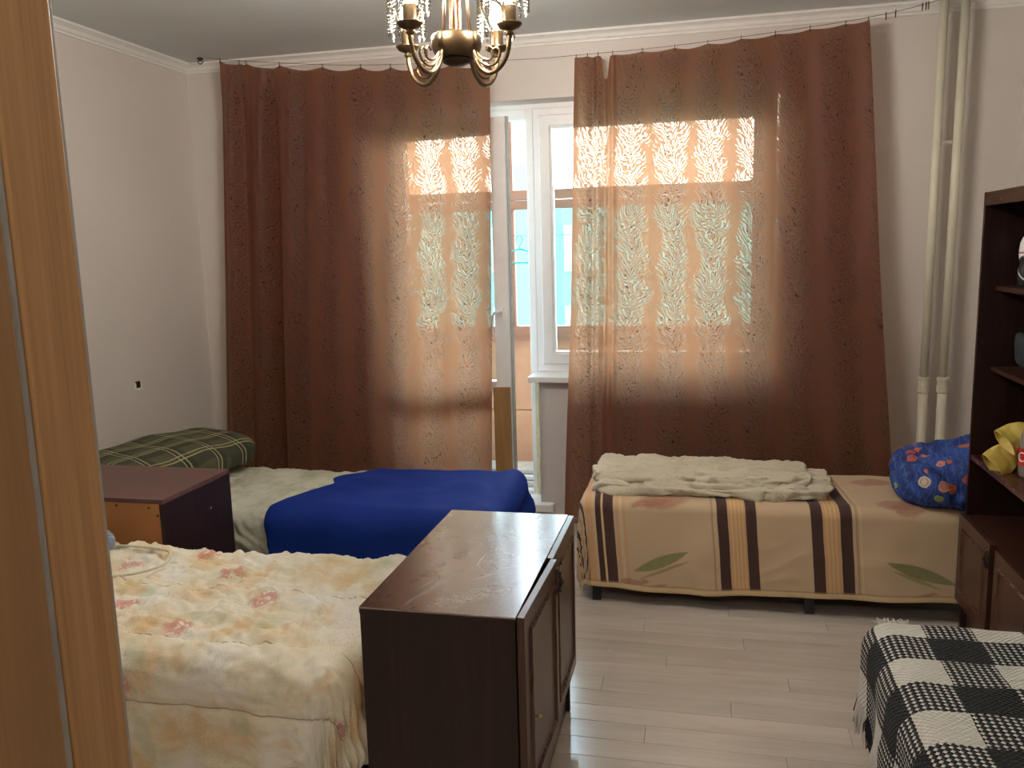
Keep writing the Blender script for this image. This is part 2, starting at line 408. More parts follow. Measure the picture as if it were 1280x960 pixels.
# front wall with the doorway the photograph is taken from
DX0, DX1 = -.53, .42
bm = bmesh.new(); abox(bm, XL-.1, DX0, YF-.12, YF, 0, H); abox(bm, DX1, XR+.1, YF-.12, YF, 0, H); abox(bm, DX0, DX1, YF-.12, YF, 2.08, H)
tag(fin('wall_front', bm, M['wallpaper']), kind='structure')
bm = bmesh.new(); abox(bm, -1.0, -.9, -1.5, YF-.12, 0, 2.5); abox(bm, .9, 1.0, -1.5, YF-.12, 0, 2.5); abox(bm, -1.0, 1.0, -1.6, -1.5, 0, 2.5); abox(bm, -1.0, 1.0, -1.6, YF-.12, 2.5, 2.56)
tag(fin('wall_hall', bm, M['wallpaper']), kind='structure')
# door frame in the foreground
d1 = empty('door_1', (DX0, YF, 0)); tag(d1, kind='structure')
def dbox(nm, x0, x1, y0, y1, z0, z1, m, bev=.002): return box(nm, x0, x1, y0, y1, z0, z1, m, d1, bev, (DX0, YF, 0))
dbox('jamb', DX0+.001, -.505, .541, .603, 0, 2.08, M['pine'])
dbox('jamb_stop', DX0+.001, -.500, .44, .526, 0, 2.08, M['pine_dark'])
dbox('seal_strip', DX0+.001, -.507, .5265, .5405, 0, 2.08, M['seal'], .003)
dbox('jamb_edge', DX0+.001, -.5065, .6035, .607, 0, 2.08, M['seal'], .0005)
dbox('jamb', DX1-.025, DX1-.001, .45, .603, 0, 2.08, M['pine'])
dbox('head', DX0+.025, DX1-.025, .45, .603, 2.05, 2.08, M['pine'])

# cornice (moulding swept along left, back and right wall)
prof = [(.0, -.050), (.008, -.050), (.010, -.040), (.018, -.036), (.026, -.022), (.040, -.014), (.050, -.010), (.052, 0), (0, 0)]
def cornice(name, p0, p1, inward, m0, m1):
    # m0, m1 = mitre direction (+1: shortens with depth)
    bm = bmesh.new(); p0 = Vector(p0); p1 = Vector(p1); d = (p1-p0).normalized(); inn = Vector(inward)
    A = [bm.verts.new(p0+inn*o+d*o*m0+Vector((0, 0, z))) for o, z in prof]; B = [bm.verts.new(p1+inn*o-d*o*m1+Vector((0, 0, z))) for o, z in prof]
    for i in range(len(prof)): j = (i+1) % len(prof); bm.faces.new((A[i], A[j], B[j], B[i]))
    bm.faces.new(A); bm.faces.new(B[::-1])
    return tag(fin(name, bm, M['cornice']), kind='structure')
cornice('trim_1', (XL, YF, H), (XL, YB, H), (1, 0, 0), 0, 1)
cornice('trim_2', (XL, YB, H), (XR, YB, H), (0, -1, 0), 1, 1)
cornice('trim_3', (XR, YF, H), (XR, YB, H), (-1, 0, 0), 0, 1)

# ------------------------------------------------------------------ window and balcony door
FY0, FY1 = 4.55, 4.61
def frame(name, x0, x1, z0, z1, w, y0, y1, mat, parent, bevel=.004, off=(0, 0, 0)):
    bm = bmesh.new(); X = (x0-off[0], x1-off[0]); Z = (z0-off[2], z1-off[2])
    def lp(i, yy, ex=0): return [bm.verts.new((a, yy-off[1], b)) for a, b in ((X[0]+i, Z[0]+i), (X[1]-i, Z[0]+i), (X[1]-i, Z[1]-i), (X[0]+i, Z[1]-i))]
    L = [lp(0, y1), lp(0, y0+.004), lp(.004, y0), lp(w-.014, y0), lp(w-.010, y0+.008), lp(w, y0+.010), lp(w, y1)]
    for a, b in zip(L, L[1:]+L[:1]):
        for i in range(4): bm.faces.new((a[i], a[(i+1) % 4], b[(i+1) % 4], b[i]))
    return fin(name, bm, mat, parent)
w1 = empty('window_1', (-.2, FY0, .82)); tag(w1, kind='structure')
wo = (-.2, FY0, .82)
frame('window_frame', -.905, .345, .8225, 2.235, .067, FY0, FY1, M['pvc'], w1, off=wo)
frame('sash', -.868, .30, .868, 2.195, .068, FY0-.018, FY0+.04, M['pvc'], w1, off=wo)
box('pane', -.805, .237, FY0+.012, FY0+.018, .93, 2.13, M['glass'], w1, off=wo)
box('mullion', -.945, -.9055, FY0, FY1, .79, 2.235, M['pvc'], w1, .003, off=wo)
box('lower_post', -.945, -.921, FY0, FY1, .12, .789, M['pvc'], w1, .003, off=wo)
box('lintel_trim', OX0, WX1, FY0+.005, FY1, 2.235, 2.258, M['pvc'], w1, off=wo)
box('foam_joint', -.920, OX1-.003, FY0-.012, FY1, .12, .79, M['foam'], w1, off=wo)
sl = empty('windowsill', (-.2, 4.45, .8)); tag(sl, kind='structure')
box('sill_board', -.925, WX1+.03, 4.355, FY0, .79, .822, M['pvc'], sl, .006, off=(-.2, 4.45, .8))
ts = empty('trim_4', (-1.3, 4.45, .07)); tag(ts, kind='structure')
box('threshold_board', OX0+.001, -.812, 4.355, FY0, .072, .114, M['pvc'], ts, .005, off=(-1.3, 4.45, .07))
box('end_cap', -.811, -.797, 4.352, FY0-.15, .068, .118, M['pvc'], ts, .003, off=(-1.3, 4.45, .07))
# door frame + leaf ajar
dfm = empty('door_2', (-1.69, FY0, .12)); tag(dfm, kind='structure')
do = (-1.69, FY0, .12)
box('frame_post', OX0+.002, -1.70, FY0, FY1, .115, 2.235, M['pvc'], dfm, .003, off=do)
box('frame_head', -1.70, -.945, FY0, FY1, 2.18, 2.235, M['pvc'], dfm, .003, off=do)
box('frame_base', -1.70, -.945, FY0, FY1, .115, .135, M['pvc'], dfm, .003, off=do)
LW, ang = .688, math.radians(-9.5)
leafe = empty('door_leaf', (0, 0, 0)); leafe.parent = dfm; leafe.location = (0, -.004, 0); leafe.rotation_euler = (0, 0, ang)
bm = bmesh.new()
for a in ((0, .085, .02, 2.06), (LW-.085, LW, .02, 2.06), (.085, LW-.085, .02, .11), (.085, LW-.085, 1.975, 2.06), (.085, LW-.085, .60, .67)): abox(bm, a[0], a[1], -.055, .0, a[2], a[3])
fin('leaf_frame', bm, M['pvc'], leafe, bevel=.003)
bm = bmesh.new(); abox(bm, LW-.0845, LW-.001, -.054, -.001, .02, 2.06)
box('pane', .08, LW-.08, -.03, -.024, .10, 2.0, M['glass'], leafe)
box('gasket', LW+.0005, LW+.006, -.045, -.010, .02, 2.06, M['seal'], leafe)
bm = bmesh.new(); abox(bm, LW-.055, LW-.028, -.066, -.055, 1.0, 1.075); abox(bm, LW-.048, LW-.035, -.098, -.066, 1.04, 1.055)
tube(bm, spline([(LW-.04, -.098, 1.05), (LW-.062, -.100, 1.048), (LW-.075, -.10, 1.03), (LW-.080, -.10, .95), (LW-.078, -.10, .925)], 5), .007, 8)
fin('door_handle', bm, M['pvc'], leafe)
bd = box('wooden_board', -1.112, -1.020, 4.343, 4.363, .1145, .765, M['board'], None, .002)
tag(bd, 'narrow brown wooden board standing upright against the open balcony door', 'board')

# ------------------------------------------------------------------ loggia outside
BY = 5.5
tag(box('balcony_floor', -2.4, 2.2, YB+.33, BY+.15, -.12, -.02, M['loggia_wall']), kind='structure')
tag(box('balcony_ceiling', -2.4, 2.2, YB+.33, BY+.15, 2.62, 2.72, M['loggia_wall']), kind='structure')
tag(box('wall_balcony_left', -2.5, -2.4, YB+.33, BY+.15, -.12, 2.72, M['loggia_wall']), kind='structure')
tag(box('wall_balcony_right', 2.2, 2.3, YB+.33, BY+.15, -.12, 2.72, M['loggia_wall']), kind='structure')
lg = empty('balcony_glazing', (-.1, BY, -.02)); tag(lg, 'brown wooden balcony glazing with low orange board parapet outside the door', 'balcony glazing')
lo_ = (-.1, BY, -.02)
for k in range(6):
    x0 = -2.4+k*.766
    for z0, z1 in ((-.02, .415), (.421, .895)): box('parapet_panel', x0+.003, x0+.763, BY, BY+.02, z0, z1, M['loggia_board'], lg, off=lo_)
box('joint_blackout', -2.4, 2.2, BY+.021, BY+.03, -.02, .895, M['dark'], lg, off=lo_)  # added dark sheet, keeps daylight from showing through the panel joints
box('rail', -2.4, 2.2, BY-.03, BY+.05, .897, .99, M['loggia_wood'], lg, .004, off=lo_)
box('rail', -2.4, 2.2, BY-.02, BY+.04, 1.755, 1.812, M['loggia_wood'], lg, .004, off=lo_)
box('rail', -2.4, 2.2, BY-.02, BY+.04, 1.816, 1.878, M['loggia_wood'], lg, .004, off=lo_)
box('rail', -2.4, 2.2, BY-.02, BY+.04, 2.53, 2.62, M['loggia_wood'], lg, .004, off=lo_)
for xx in (-2.35, -1.262, .50, 2.1): box('post', xx-.028, xx+.03, BY-.015, BY+.035, .99, 2.53, M['loggia_wood'], lg, .004, off=lo_)
for i, (a, b) in enumerate(((-2.32, -1.29), (-1.23, .47), (.53, 2.07))):
    box('pane', a, b, BY+.008, BY+.012, .99, 1.755, M['glass'], lg, off=lo_)
for k in range(4):
    hz = -.02+.03*k
    o = box('loose_board', -1.9+.07*k, -.55-.05*k, 5.02+.04*k, 5.36, hz, hz+.024, M['junk'] if k % 2 else M['loggia_wall'], None, .002)
    tag(o, ['lowest and widest pale board stacked on the balcony floor', 'grey-beige board second from the bottom of the balcony stack', 'white board second from the top of the balcony stack', 'short beige board on top of the balcony stack'][k], 'board', 'boards stacked on the balcony')
cl_ = bmesh.new(); tube(cl_, [(-2.4, 5.0, 1.585), (-.1, 5.0, 1.572), (2.2, 5.0, 1.585)], .0018, 6)
tag(fin('clothesline', cl_, M['wire']), 'thin clothesline strung across the balcony', 'clothesline')
bm = bmesh.new()
hk = spline([(0, .018, -.012), (-.001, .026, .004), (0, .012, .022), (0, -.012, .022), (0, -.022, .006), (0, -.012, -.018), (0, 0, -.035), (0, 0, -.055)], 5); tube(bm, hk, .0028, 8)
tube(bm, spline([(0, -.20, -.125), (0, -.17, -.108), (0, -.06, -.068), (0, 0, -.054), (0, .06, -.068), (0, .17, -.108), (0, .20, -.125), (0, .19, -.135), (0, 0, -.135), (0, -.19, -.135)], 5), .005, 8, closed=True)
tag(fin('clothes_hanger', bm, M['hanger'], loc=(-1.09, 5.0, 1.553), rot=(0, 0, math.radians(62)), smooth=True), 'turquoise plastic clothes hanger on the balcony line', 'hanger')
# block of flats across the yard
fb = empty('apartment_building', (-2, 22, -6)); tag(fb, 'pale cyan apartment block standing across the yard', 'building')
box('wall', -12, 8, 22, 30, -6, 2.55, M['facade'], fb, off=(-2, 22, -6))
box('stair_tower', -5.15, -4.35, 21.5, 22, -6, 3.65, M['facade'], fb, off=(-2, 22, -6))
for zz in range(4):
    for xx in range(10):
        box('window', -11.4+xx*1.95, -10.5+xx*1.95, 21.93, 22.0, -5.4+zz*2.1, -4.2+zz*2.1, M['facade_win'], fb, off=(-2, 22, -6))
tag(box('ground', -60, 60, YB+1.3, 90, -6.1, -6, M['tree']), kind='structure')

# ------------------------------------------------------------------ curtain wire and curtains
WY = 4.27; WK = 4.27/4.20
def wz(x):
    xs = [-2.635, -2.393, -1.942, -1.594, -.923, -.616, -.089, .693, 1.10]; zs = [2.558, 2.514, 2.462, 2.437, 2.411, 2.410, 2.421, 2.472, 2.545]
    return 1.496+(np.interp(np.asarray(x)/WK, xs, zs)-1.496)*WK if np.ndim(x) else min(H-.006, 1.496+(float(np.interp(x/WK, xs, zs))-1.496)*WK)
cw = empty('curtain_wire', (-.8, WY, 2.5)); tag(cw, 'thin steel curtain wire sagging below the ceiling between two hooks', 'curtain wire')
bm = bmesh.new(); tube(bm, spline([(x+.8, 0, float(wz(x))-2.5) for x in (-2.635, -2.393, -1.942, -1.594, -.923, -.616, -.089, .693, 1.10)], 5), .0013, 6); fin('wire', bm, M['wire'], cw)
for hx in (-2.67, 1.125):
    bm = bmesh.new(); lathe(bm, [(.004, .0), (.016, -.002), (.018, -.008), (.006, -.012), (.004, -.020)], 12, (hx+.8, 0, H-2.5-.001)); tube(bm, [(hx+.8+.014*math.cos(a), 0, H-2.5-.022+.012*math.sin(a)) for a in np.linspace(0, 2*PI, 10)[:-1]], .003, 6, True)
    fin('ceiling_hook', bm, M['bronze'], cw)
for hx in (.78, .82, .93, .945, .955): 
    bm = bmesh.new(); tube(bm, [(hx+.8, .008*math.cos(a), float(wz(hx))-2.5-.006+.009*math.sin(a)) for a in np.linspace(0, 2*PI, 10)[:-1]], .0016, 5, True); abox(bm, hx+.798, hx+.802, -.002, .002, float(wz(hx))-2.53, float(wz(hx))-2.514)
    fin('spare_clip', bm, M['bronze'], cw)

def curtain(name, label, tx0, tx1, bx0, bx1, hooks, yfold, zb, dips=()):
    tx0, tx1, bx0, bx1 = [k*WK for k in (tx0, tx1, bx0, bx1)]; hooks = [h*WK for h in hooks]; dips = [(c*WK, w_, d) for c, w_, d in dips]
    nu, nv = 420, 260; name_l = tx0 < -1
    s = np.linspace(0, 1, nu); t = np.linspace(0, 1, nv); Sg, Tg = np.meshgrid(s, t, indexing='ij')
    xt = tx0+(tx1-tx0)*s
    # scallops: the top edge sags between the hooks
    hk = np.array(hooks); zt = wz(xt)-.012
    for a, b in zip(hk[:-1], hk[1:]):
        m = (xt >= a) & (xt <= b); q = (xt-a)/(b-a); zt = zt-np.where(m, 4*q*(1-q)*(.020 if name_l else .009)*min(1, (b-a)/.15), 0)
    for c, wd, d in dips: zt = zt-d*np.exp(-((xt-c)/wd)**4)
    e = Tg**1.3
    X = xt[:, None]*(1-Tg)+(bx0+(bx1-bx0)*s)[:, None]*Tg
    Z = zt[:, None]*(1-Tg)+zb*Tg
    Y = WY+yfold(s[:, None]+0*Tg, Tg, X)
    P = np.stack([X, Y, Z], -1)
    Wd = (tx1-tx0)*1.12
    o = grid_mesh(name, P, np.stack([Sg*Wd, (1-Tg)*2.35], -1), M['curtain'])
    tag(o, label, 'curtain', 'brown patterned window curtains')
    for h in hooks:
        bm = bmesh.new(); zz = float(wz(h)); tube(bm, [(h, WY+.007*math.cos(a), zz-.004+.008*math.sin(a)) for a in np.linspace(0, 2*PI, 9)[:-1]], .0012, 5, True); abox(bm, h-.0015, h+.0015, WY-.003, WY+.001, zz-.03, zz-.01)
        fin('curtain_hook', bm, M['bronze'], o)
    return o
def foldL(s, t, X):
    a = .028*(1-sstep(.15, .45, s))+.007
    f = a*np.cos(2*PI*(s*9.2+.12*perlin(s*4, t*1.2, 1)))
    f += .012*np.sin(2*PI*(s*3.1+.2*t)+1)*sstep(.3, .6, s)
    for c, d in ((.075, .045), (.20, .055)):    # tight pleats on the left
        f += d*np.exp(-((s-c-.025*t)/.014)**2)
    f += .006*perlin(s*24, t*3, 2)+.02*t*perlin(s*3, t*2, 7)
    return f*(.45+.55*sstep(0, .12, t))+.0*t
def foldR(s, t, X):
    f = .010*np.cos(2*PI*(s*7.5+.15*perlin(s*4, t, 3)))
    for c, d in ((.065, .04), (.105, .045), (.135, .03)): f += d*np.exp(-((s-c-.015*t)/.011)**2)*(1-.55*t)
    f -= .03*np.exp(-((s-.02)/.03)**2)
    f += .006*perlin(s*20, t*2.5, 5)+.022*t*perlin(s*3.2, t*1.6, 9)
    return f*(.5+.5*sstep(0, .1, t))-.11*sstep(.45, 1., t)
curtain('curtain', 'brown leaf-patterned curtain left of the gap, behind the blue bed', -2.52, -1.045, -2.69, -1.10, [-2.51, -2.40, -2.36, -2.17, -1.93, -1.72, -1.56, -1.40, -1.24, -1.05], foldL, .16)
curtain('curtain', 'brown leaf-patterned curtain right of the gap, behind the striped bed', -.622, .700, -.69, .88, [-.615, -.56, -.51, -.44, -.30, -.15, 0, .15, .30, .45, .60, .695], foldR, .12, dips=((-.475, .016, .105),))

# ------------------------------------------------------------------ heating pipes
for i, (xa, xb) in enumerate(((1.034, 1.028), (1.123, 1.112))):
    p = empty('heating_pipe', (xb, 4.33, 0)); tag(p, ['cream vertical heating pipe nearer the brown curtain', 'cream vertical heating pipe nearer the tall dark cabinet'][i], 'pipe', 'pair of cream heating pipes')
    bm = bmesh.new(); tube(bm, [(0, 0, .012), (0, 0, .8)], .021, 16); fin('lower_pipe', bm, M['pipe'], p, smooth=True)
    bm = bmesh.new(); tube(bm, [(0, 0, .8), (xa-xb, 0, H-.003)], .0195, 16); fin('upper_pipe', bm, M['pipe'], p, smooth=True)
    bm = bmesh.new(); lathe(bm, [(.0235, .765), (.026, .768), (.026, .80), (.0235, .803), (.0235, .822), (.027, .825), (.027, .838), (.022, .842)], 18); fin('coupling', bm, M['pipe'], p)
bm = bmesh.new(); tube(bm, [(1.056, 4.33, 1.93), (1.096, 4.33, 1.93)], .008, 8); abox(bm, 1.05, 1.056, 4.315, 4.345, 1.915, 1.945)
tag(fin('pipe_bracket', bm, M['pipe']), 'small white bracket joining the two heating pipes', 'bracket')
# broken socket in the left wall
sk = empty('wall_socket', (XL, 3.74, .856)); tag(sk, 'small broken socket hole with pale rim on the left wall', 'socket')
frame_b = bmesh.new(); abox(frame_b, .0, .006, -.03, .024, -.024, -.012); abox(frame_b, 0, .006, -.03, -.016, -.012, .016); abox(frame_b, 0, .007, .02, .03, -.024, .024)
fin('rim', frame_b, M['socket'], sk, rot=(0, 0, 0)); box('hole', 0, .003, -.016, .022, -.014, .022, M['dark'], sk)

# ------------------------------------------------------------------ cabinets
def moulding(bm, w, h, x, ins=.045, wd=.018, ht=.006):
    # raised rectangular ridge on a door in the YZ plane, facing +X
    def lp(i, xx): return [bm.verts.new((xx, a, b)) for a, b in ((i, i), (w-i, i), (w-i, h-i), (i, h-i))]
    L = [lp(ins, x), lp(ins+wd*.3, x+ht), lp(ins+wd*.6, x+ht), lp(ins+wd, x-.001)]
    for a, b in zip(L, L[1:]):
        for i in range(4): bm.faces.new((a[i], a[(i+1) % 4], b[(i+1) % 4], b[i]))
def handle(parent, loc, mirror=1):
    bm = bmesh.new()
    pts = spline([(.004, 0, .032), (.008, .004, .022), (.012, .0, .010), (.016, 0, 0), (.012, 0, -.010), (.008, -.004, -.022), (.004, 0, -.032)], 4); tube(bm, pts, .004, 8)
    lathe(bm, [(.004, -.004), (.010, 0), (.004, .004)], 10, (.006, 0, .026)); lathe(bm, [(.004, -.004), (.010, 0), (.004, .004)], 10, (.006, 0, -.026)); lathe(bm, [(.003, -.006), (.009, 0), (.003, .006)], 10, (.014, 0, 0))
    abox(bm, 0, .003, -.010, .010, -.036, .036)
    for v in bm.verts: v.co.x *= mirror
    return fin('handle', bm, M['bronze'], parent, loc=loc, smooth=True)

def scratched_top():
    t = MT('scratched_mahogany_top'); x, y, z = t.xyz(t.coord())   # object origin = near left corner
    v = t.vec(x, y/14, z); n1 = t.noise(v, 26, 4, .6, .5); n2 = t.noise(t.coord(), 260, 2)
    base = t.ramp(n1, [(.3, (.022, .008, .006)), (.65, (.055, .019, .013))])
    warp = t.noise(t.coord(), 38, 3, .6)
    smear = leaf(x+(warp-.5)*.02, y, .145, .16, .16, .010, math.radians(72))*.5
    chip = ell(x, y, .245, .105, .095, .03, math.radians(40), .9)*t.noise(t.vec(x*1.0, y*2.2), 52, 4, .7, 1.).step(.50, .56)
    chip2 = ell(x, y, .262, .12, .06, .02, math.radians(48), .7)*t.noise(t.vec(x*1.0, y*2.), 60, 3, .7, .6).step(.52, .56)
    scr = leaf(x, y, .21, .34, .055, .0014, math.radians(88))+leaf(x, y, .115, .15, .035, .001, math.radians(70))+leaf(x, y, .30, .30, .03, .001, math.radians(30))+leaf(x, y, .25, .23, .05, .001, math.radians(50))
    c = t.mix(smear, base, (.17, .14, .12)); c = t.mix(chip*.75, c, (.30, .24, .20)); c = t.mix(chip2, c, (.008, .004, .003)); c = t.mix(scr.mn(1.), c, (.45, .40, .36))
    dust = t.noise(t.coord(), 14, 4, .6).step(.45, .75)
    t.set(Base_Color=c, Roughness=dust*.05+n2*.06+.22+smear*.2+chip*.3, Coat_Weight=1., Coat_Roughness=.16, Coat_IOR=1.55)
    t.bump(n1*.1+chip*.8-chip2+scr*.3, .35, .0015); return t.m
M['scratched'] = scratched_top()
# --- foreground cabinet
cb = empty('cabinet', (-.6, 1.767, 0)); co = (-.6, 1.767, 0)
tag(cb, 'dark mahogany two-door low cabinet with scratched glossy top in the foreground', 'cabinet')
X0, X1, Y0, Y1, ZT = -.799, -.418, 1.767, 2.526, .665
# make the parts relative to the cabinet base
box('side_panel', X0, X1, Y0, Y0+.018, 0.004, ZT-.017, M['dark_wood'], cb, .0006, off=co)
box('side_panel', X0, X1, Y1-.018, Y1, 0.004, ZT-.017, M['dark_wood'], cb, .0006, off=co)
bm = bmesh.new(); abox(bm, 0, X1-X0+.002, 0, Y1-Y0+.004, 0, .016)
fin('top_panel', bm, M['scratched'], cb, loc=(X0-co[0], -.002, ZT-.016), bevel=.0006)
box('edge_band', X0, X1+.002, Y0-.0032, Y0-.0022, ZT-.004, ZT-.0008, M['edge'], cb, off=co)
box('front_edge_strip', X0, X1+.002, Y0-.0032, Y0-.0022, ZT-.0162, ZT-.0042, M['dark_wood'], cb, off=co)
box('back_panel', X0+.001, X0+.005, Y0+.018, Y1-.018, .06, ZT-.017, M['hardboard'], cb, off=co)
box('bottom_panel', X0+.005, X1-.001, Y0+.018, Y1-.018, .145, .161, M['dark_wood_x'], cb, off=co)
box('plinth', X1-.03, X1-.012, Y0+.018, Y1-.018, .004, .145, M['dark_wood_x'], cb, off=co)
def cab_door(parent, y_h, w, z0, z1, x, sgn, openang, mat_s, facing=1, peg=None, hz=None):
    """door hinged at y_h reaching w (signed sgn) along y"""
    d = empty('door', (0, 0, 0)); d.parent = parent; d.location = (x, y_h, z0); d.rotation_euler = (0, 0, openang)
    h = z1-z0; y0, y1 = (0, w) if sgn > 0 else (-w, 0)
    bm = bmesh.new(); abox(bm, 0, .018*facing, y0, y1, 0, h)
    fin('door_panel', bm, mat_s, d, bevel=.0015)
    bm = bmesh.new(); moulding(bm, w, h, .0185)
    for v in bm.verts: v.co.x *= facing; v.co.y += y0
    fin('moulding', bm, M['door_mould'], d)
    if peg:
        bm = bmesh.new(); lathe(bm, [(.002, 0), (.002, .008), (.0048, .011), (.0048, .016), (.002, .019)], 10); bmesh.ops.rotate(bm, verts=bm.verts, cent=(0, 0, 0), matrix=Matrix.Rotation(PI/2*facing, 3, 'Y'))
        fin('peg', bm, M['brass'], d, loc=(.018*facing, peg[0], peg[1]), smooth=True)
    if hz: handle(d, (.018*facing, (y1-.014) if sgn > 0 else (y0+.014), hz), facing)
    return d
cab_door(cb, .002, .378, .166, ZT-.001, X1+.0035-co[0], 1, -.030, M['door_wood'], 1, peg=(.075, .215), hz=.44)
cab_door(cb, Y1-Y0, .376, .166, ZT-.001, X1+.0035-co[0], -1, 0, M['door_wood'], 1, hz=None)
# --- left cabinet seen from behind
cbl = empty('cabinet', (-2.3, 2.49, 0)); co = (-2.3, 2.49, 0)
tag(cbl, 'low dark cabinet with orange hardboard back between the two left beds', 'cabinet')
A0, A1, B0, B1 = -2.76, -1.842, 2.49, 2.915
box('top_panel', A0, A1, B0, B1, .649, .665, M['plum_top'], cbl, .0008, off=co)
box('side_panel', A1-.017, A1, B0, B1, .004, .6485, M['dark_wood'], cbl, .0008, off=co)
box('side_panel', A0, A0+.017, B0, B1, .004, .6485, M['dark_wood'], cbl, .0008, off=co)
box('back_panel', A0+.0175, A1-.0175, B0+.0005, B0+.004, .05, .648, M['hardboard'], cbl, off=co)
box('bottom_panel', A0+.0175, A1-.0175, B0+.005, B1-.02, .06, .076, M['dark_wood_x'], cbl, off=co)
for px, pz in ((-2.03, .638), (-1.90, .634), (-1.868, .607)):
    bm = bmesh.new(); lathe(bm, [(.0045, 0), (.0045, .002), (.002, .003)], 8); bmesh.ops.rotate(bm, verts=bm.verts, cent=(0, 0, 0), matrix=Matrix.Rotation(PI/2, 3, 'X')); fin('screw', bm, M['bronze'], cbl, loc=(px-co[0], .0004, pz))
bm = bmesh.new(); lathe(bm, [(.005, 0), (.005, .002), (.002, .003)], 8); bmesh.ops.rotate(bm, verts=bm.verts, cent=(0, 0, 0), matrix=Matrix.Rotation(PI/2, 3, 'Y')); fin('screw', bm, M['brass'], cbl, loc=(A1-co[0], .28, .55))
# --- tall shelf unit right
wu = empty('shelf_unit', (1.16, 2.93, 0)); co = (1.16, 2.93, 0)
tag(wu, 'tall dark wooden open shelf unit with doors below along the right wall', 'shelf unit')
UX0, UX1, UY0, UY1 = .95, 1.385, 2.555, 3.305
box('side_panel', UX0, UX1, UY1-.018, UY1, .004, 1.651, M['dark_wood'], wu, .0008, off=co)
box('side_panel', UX0, UX1, UY0, UY0+.018, .004, 1.651, M['dark_wood'], wu, .0008, off=co)
box('back_panel', UX1-.004, UX1, UY0+.018, UY1-.018, .05, 1.633, M['dark_wood'], wu, off=co)
box('top_panel', UX0+.002, UX1-.004, UY0+.018, UY1-.018, 1.634, 1.650, M['dark_wood_x'], wu, off=co)
box('front_rail', UX0, UX0+.016, UY0+.018, UY1-.018, 1.604, 1.633, M['dark_wood_x'], wu, .001, off=co)
box('shelf', 1.0, UX1-.004, UY0+.018, UY1-.018, 1.309, 1.325, M['dark_wood_x'], wu, .001, off=co)
box('shelf', 1.0, UX1-.004, UY0+.018, UY1-.018, 1.022, 1.038, M['dark_wood_x'], wu, .001, off=co)
box('shelf', UX0+.002, UX1-.004, UY0+.018, UY1-.018, .696, .714, M['door_mould'], wu, .001, off=co)
box('shelf', UX0+.002, UX1-.004, UY0+.018, UY1-.018, .470, .486, M['dark_wood_x'], wu, .001, off=co)
box('bottom_panel', UX0+.03, UX1-.004, UY0+.018, UY1-.018, .13, .146, M['dark_wood_x'], wu, off=co)
box('plinth', UX0+.02, UX0+.038, UY0+.018, UY1-.018, .004, .13, M['dark_wood_x'], wu, off=co)
cab_door(wu, UY1-co[1], .348, .150, .486, UX0-.001-co[0], -1, 0, M['door_wood'], -1, hz=.285)
cab_door(wu, UY1-.376-.374-co[1], .352, .150, .486, UX0-.001-co[0], 1, 0, M['door_wood'], -1)
for yy in (3.245, 3.12):
    bm = bmesh.new(); lathe(bm, [(.004, 0), (.004, .002), (.002, .003)], 8); bmesh.ops.rotate(bm, verts=bm.verts, cent=(0, 0, 0), matrix=Matrix.Rotation(-PI/2, 3, 'Y')); fin('screw', bm, M['brass'], wu, loc=(UX0-co[0], yy-co[1], 1.620))
bm = bmesh.new(); lathe(bm, [(.016, -.014), (.020, -.006), (.020, 0)], 16); fin('cam_fitting', bm, M['bronze'], wu, loc=(1.03-co[0], 3.20-co[1], 1.633))

# ------------------------------------------------------------------ things on the shelves
def spray_mat():
    t = MT('white_and_black_can'); x, y, z = t.xyz(t.coord())
    # pale upper, black lower with a slanted seam and thin white rings
    s = (z-.085+y*.9+x*.4).step(-.002, .002)
    stripe = (z-.055-y*1.3).abs().lt(.003)
    red = z.band(.112, .116)+z.band(.125, .127)
    c = t.mix(s, (.012, .012, .014), (.80, .78, .76)); c = t.mix(stripe, c, (.75, .75, .75)); c = t.mix(red.mn(1.), c, (.45, .10, .12))
    t.set(Base_Color=c, Roughness=.3); return t.m
sp = empty('spray_can', (1.062, 3.20, 1.3255)); tag(sp, 'white and black deodorant spray bottle on the upper shelf of the dark unit', 'spray bottle')
bm = bmesh.new(); lathe(bm, [(.020, 0), (.024, .003), (.025, .03), (.024, .06), (.019, .078), (.022, .095), (.024, .115)], 24); fin('can', bm, spray_mat(), sp, smooth=True)
bm = bmesh.new(); lathe(bm, [(.0235, .1155), (.0235, .125), (.021, .150), (.014, .168), (.004, .174)], 24); fin('cap', bm, M['pvc'], sp, smooth=True)
bm = bmesh.new(); lathe(bm, [(.006, 0), (.006, .001)], 5); bmesh.ops.rotate(bm, verts=bm.verts, cent=(0, 0, 0), matrix=Matrix.Rotation(PI/2, 3, 'X')); fin('emblem', bm, M['pvc'], sp, loc=(.004, -.0252, .033))
M['cloth_dark'] = plain('dark_teal_cloth', (.012, .022, .026), .8, bump=.3, scale=40)
def cr_def(amp, s, seed):
    def f(q, P):
        h = crease(P[:, 0]+P[:, 2], P[:, 1]-P[:, 2]*.7, s, seed)*amp
        P = P+q*h[:, None]; return P
    return f
tag(blob('folded_clothes', (1.19, 3.06, 1.111), (.32, .36, .14), 3.5, 26, M['cloth_dark'], deform=cr_def(.02, 9, 3)), 'dark crumpled clothes on the middle shelf of the dark unit', 'clothes')
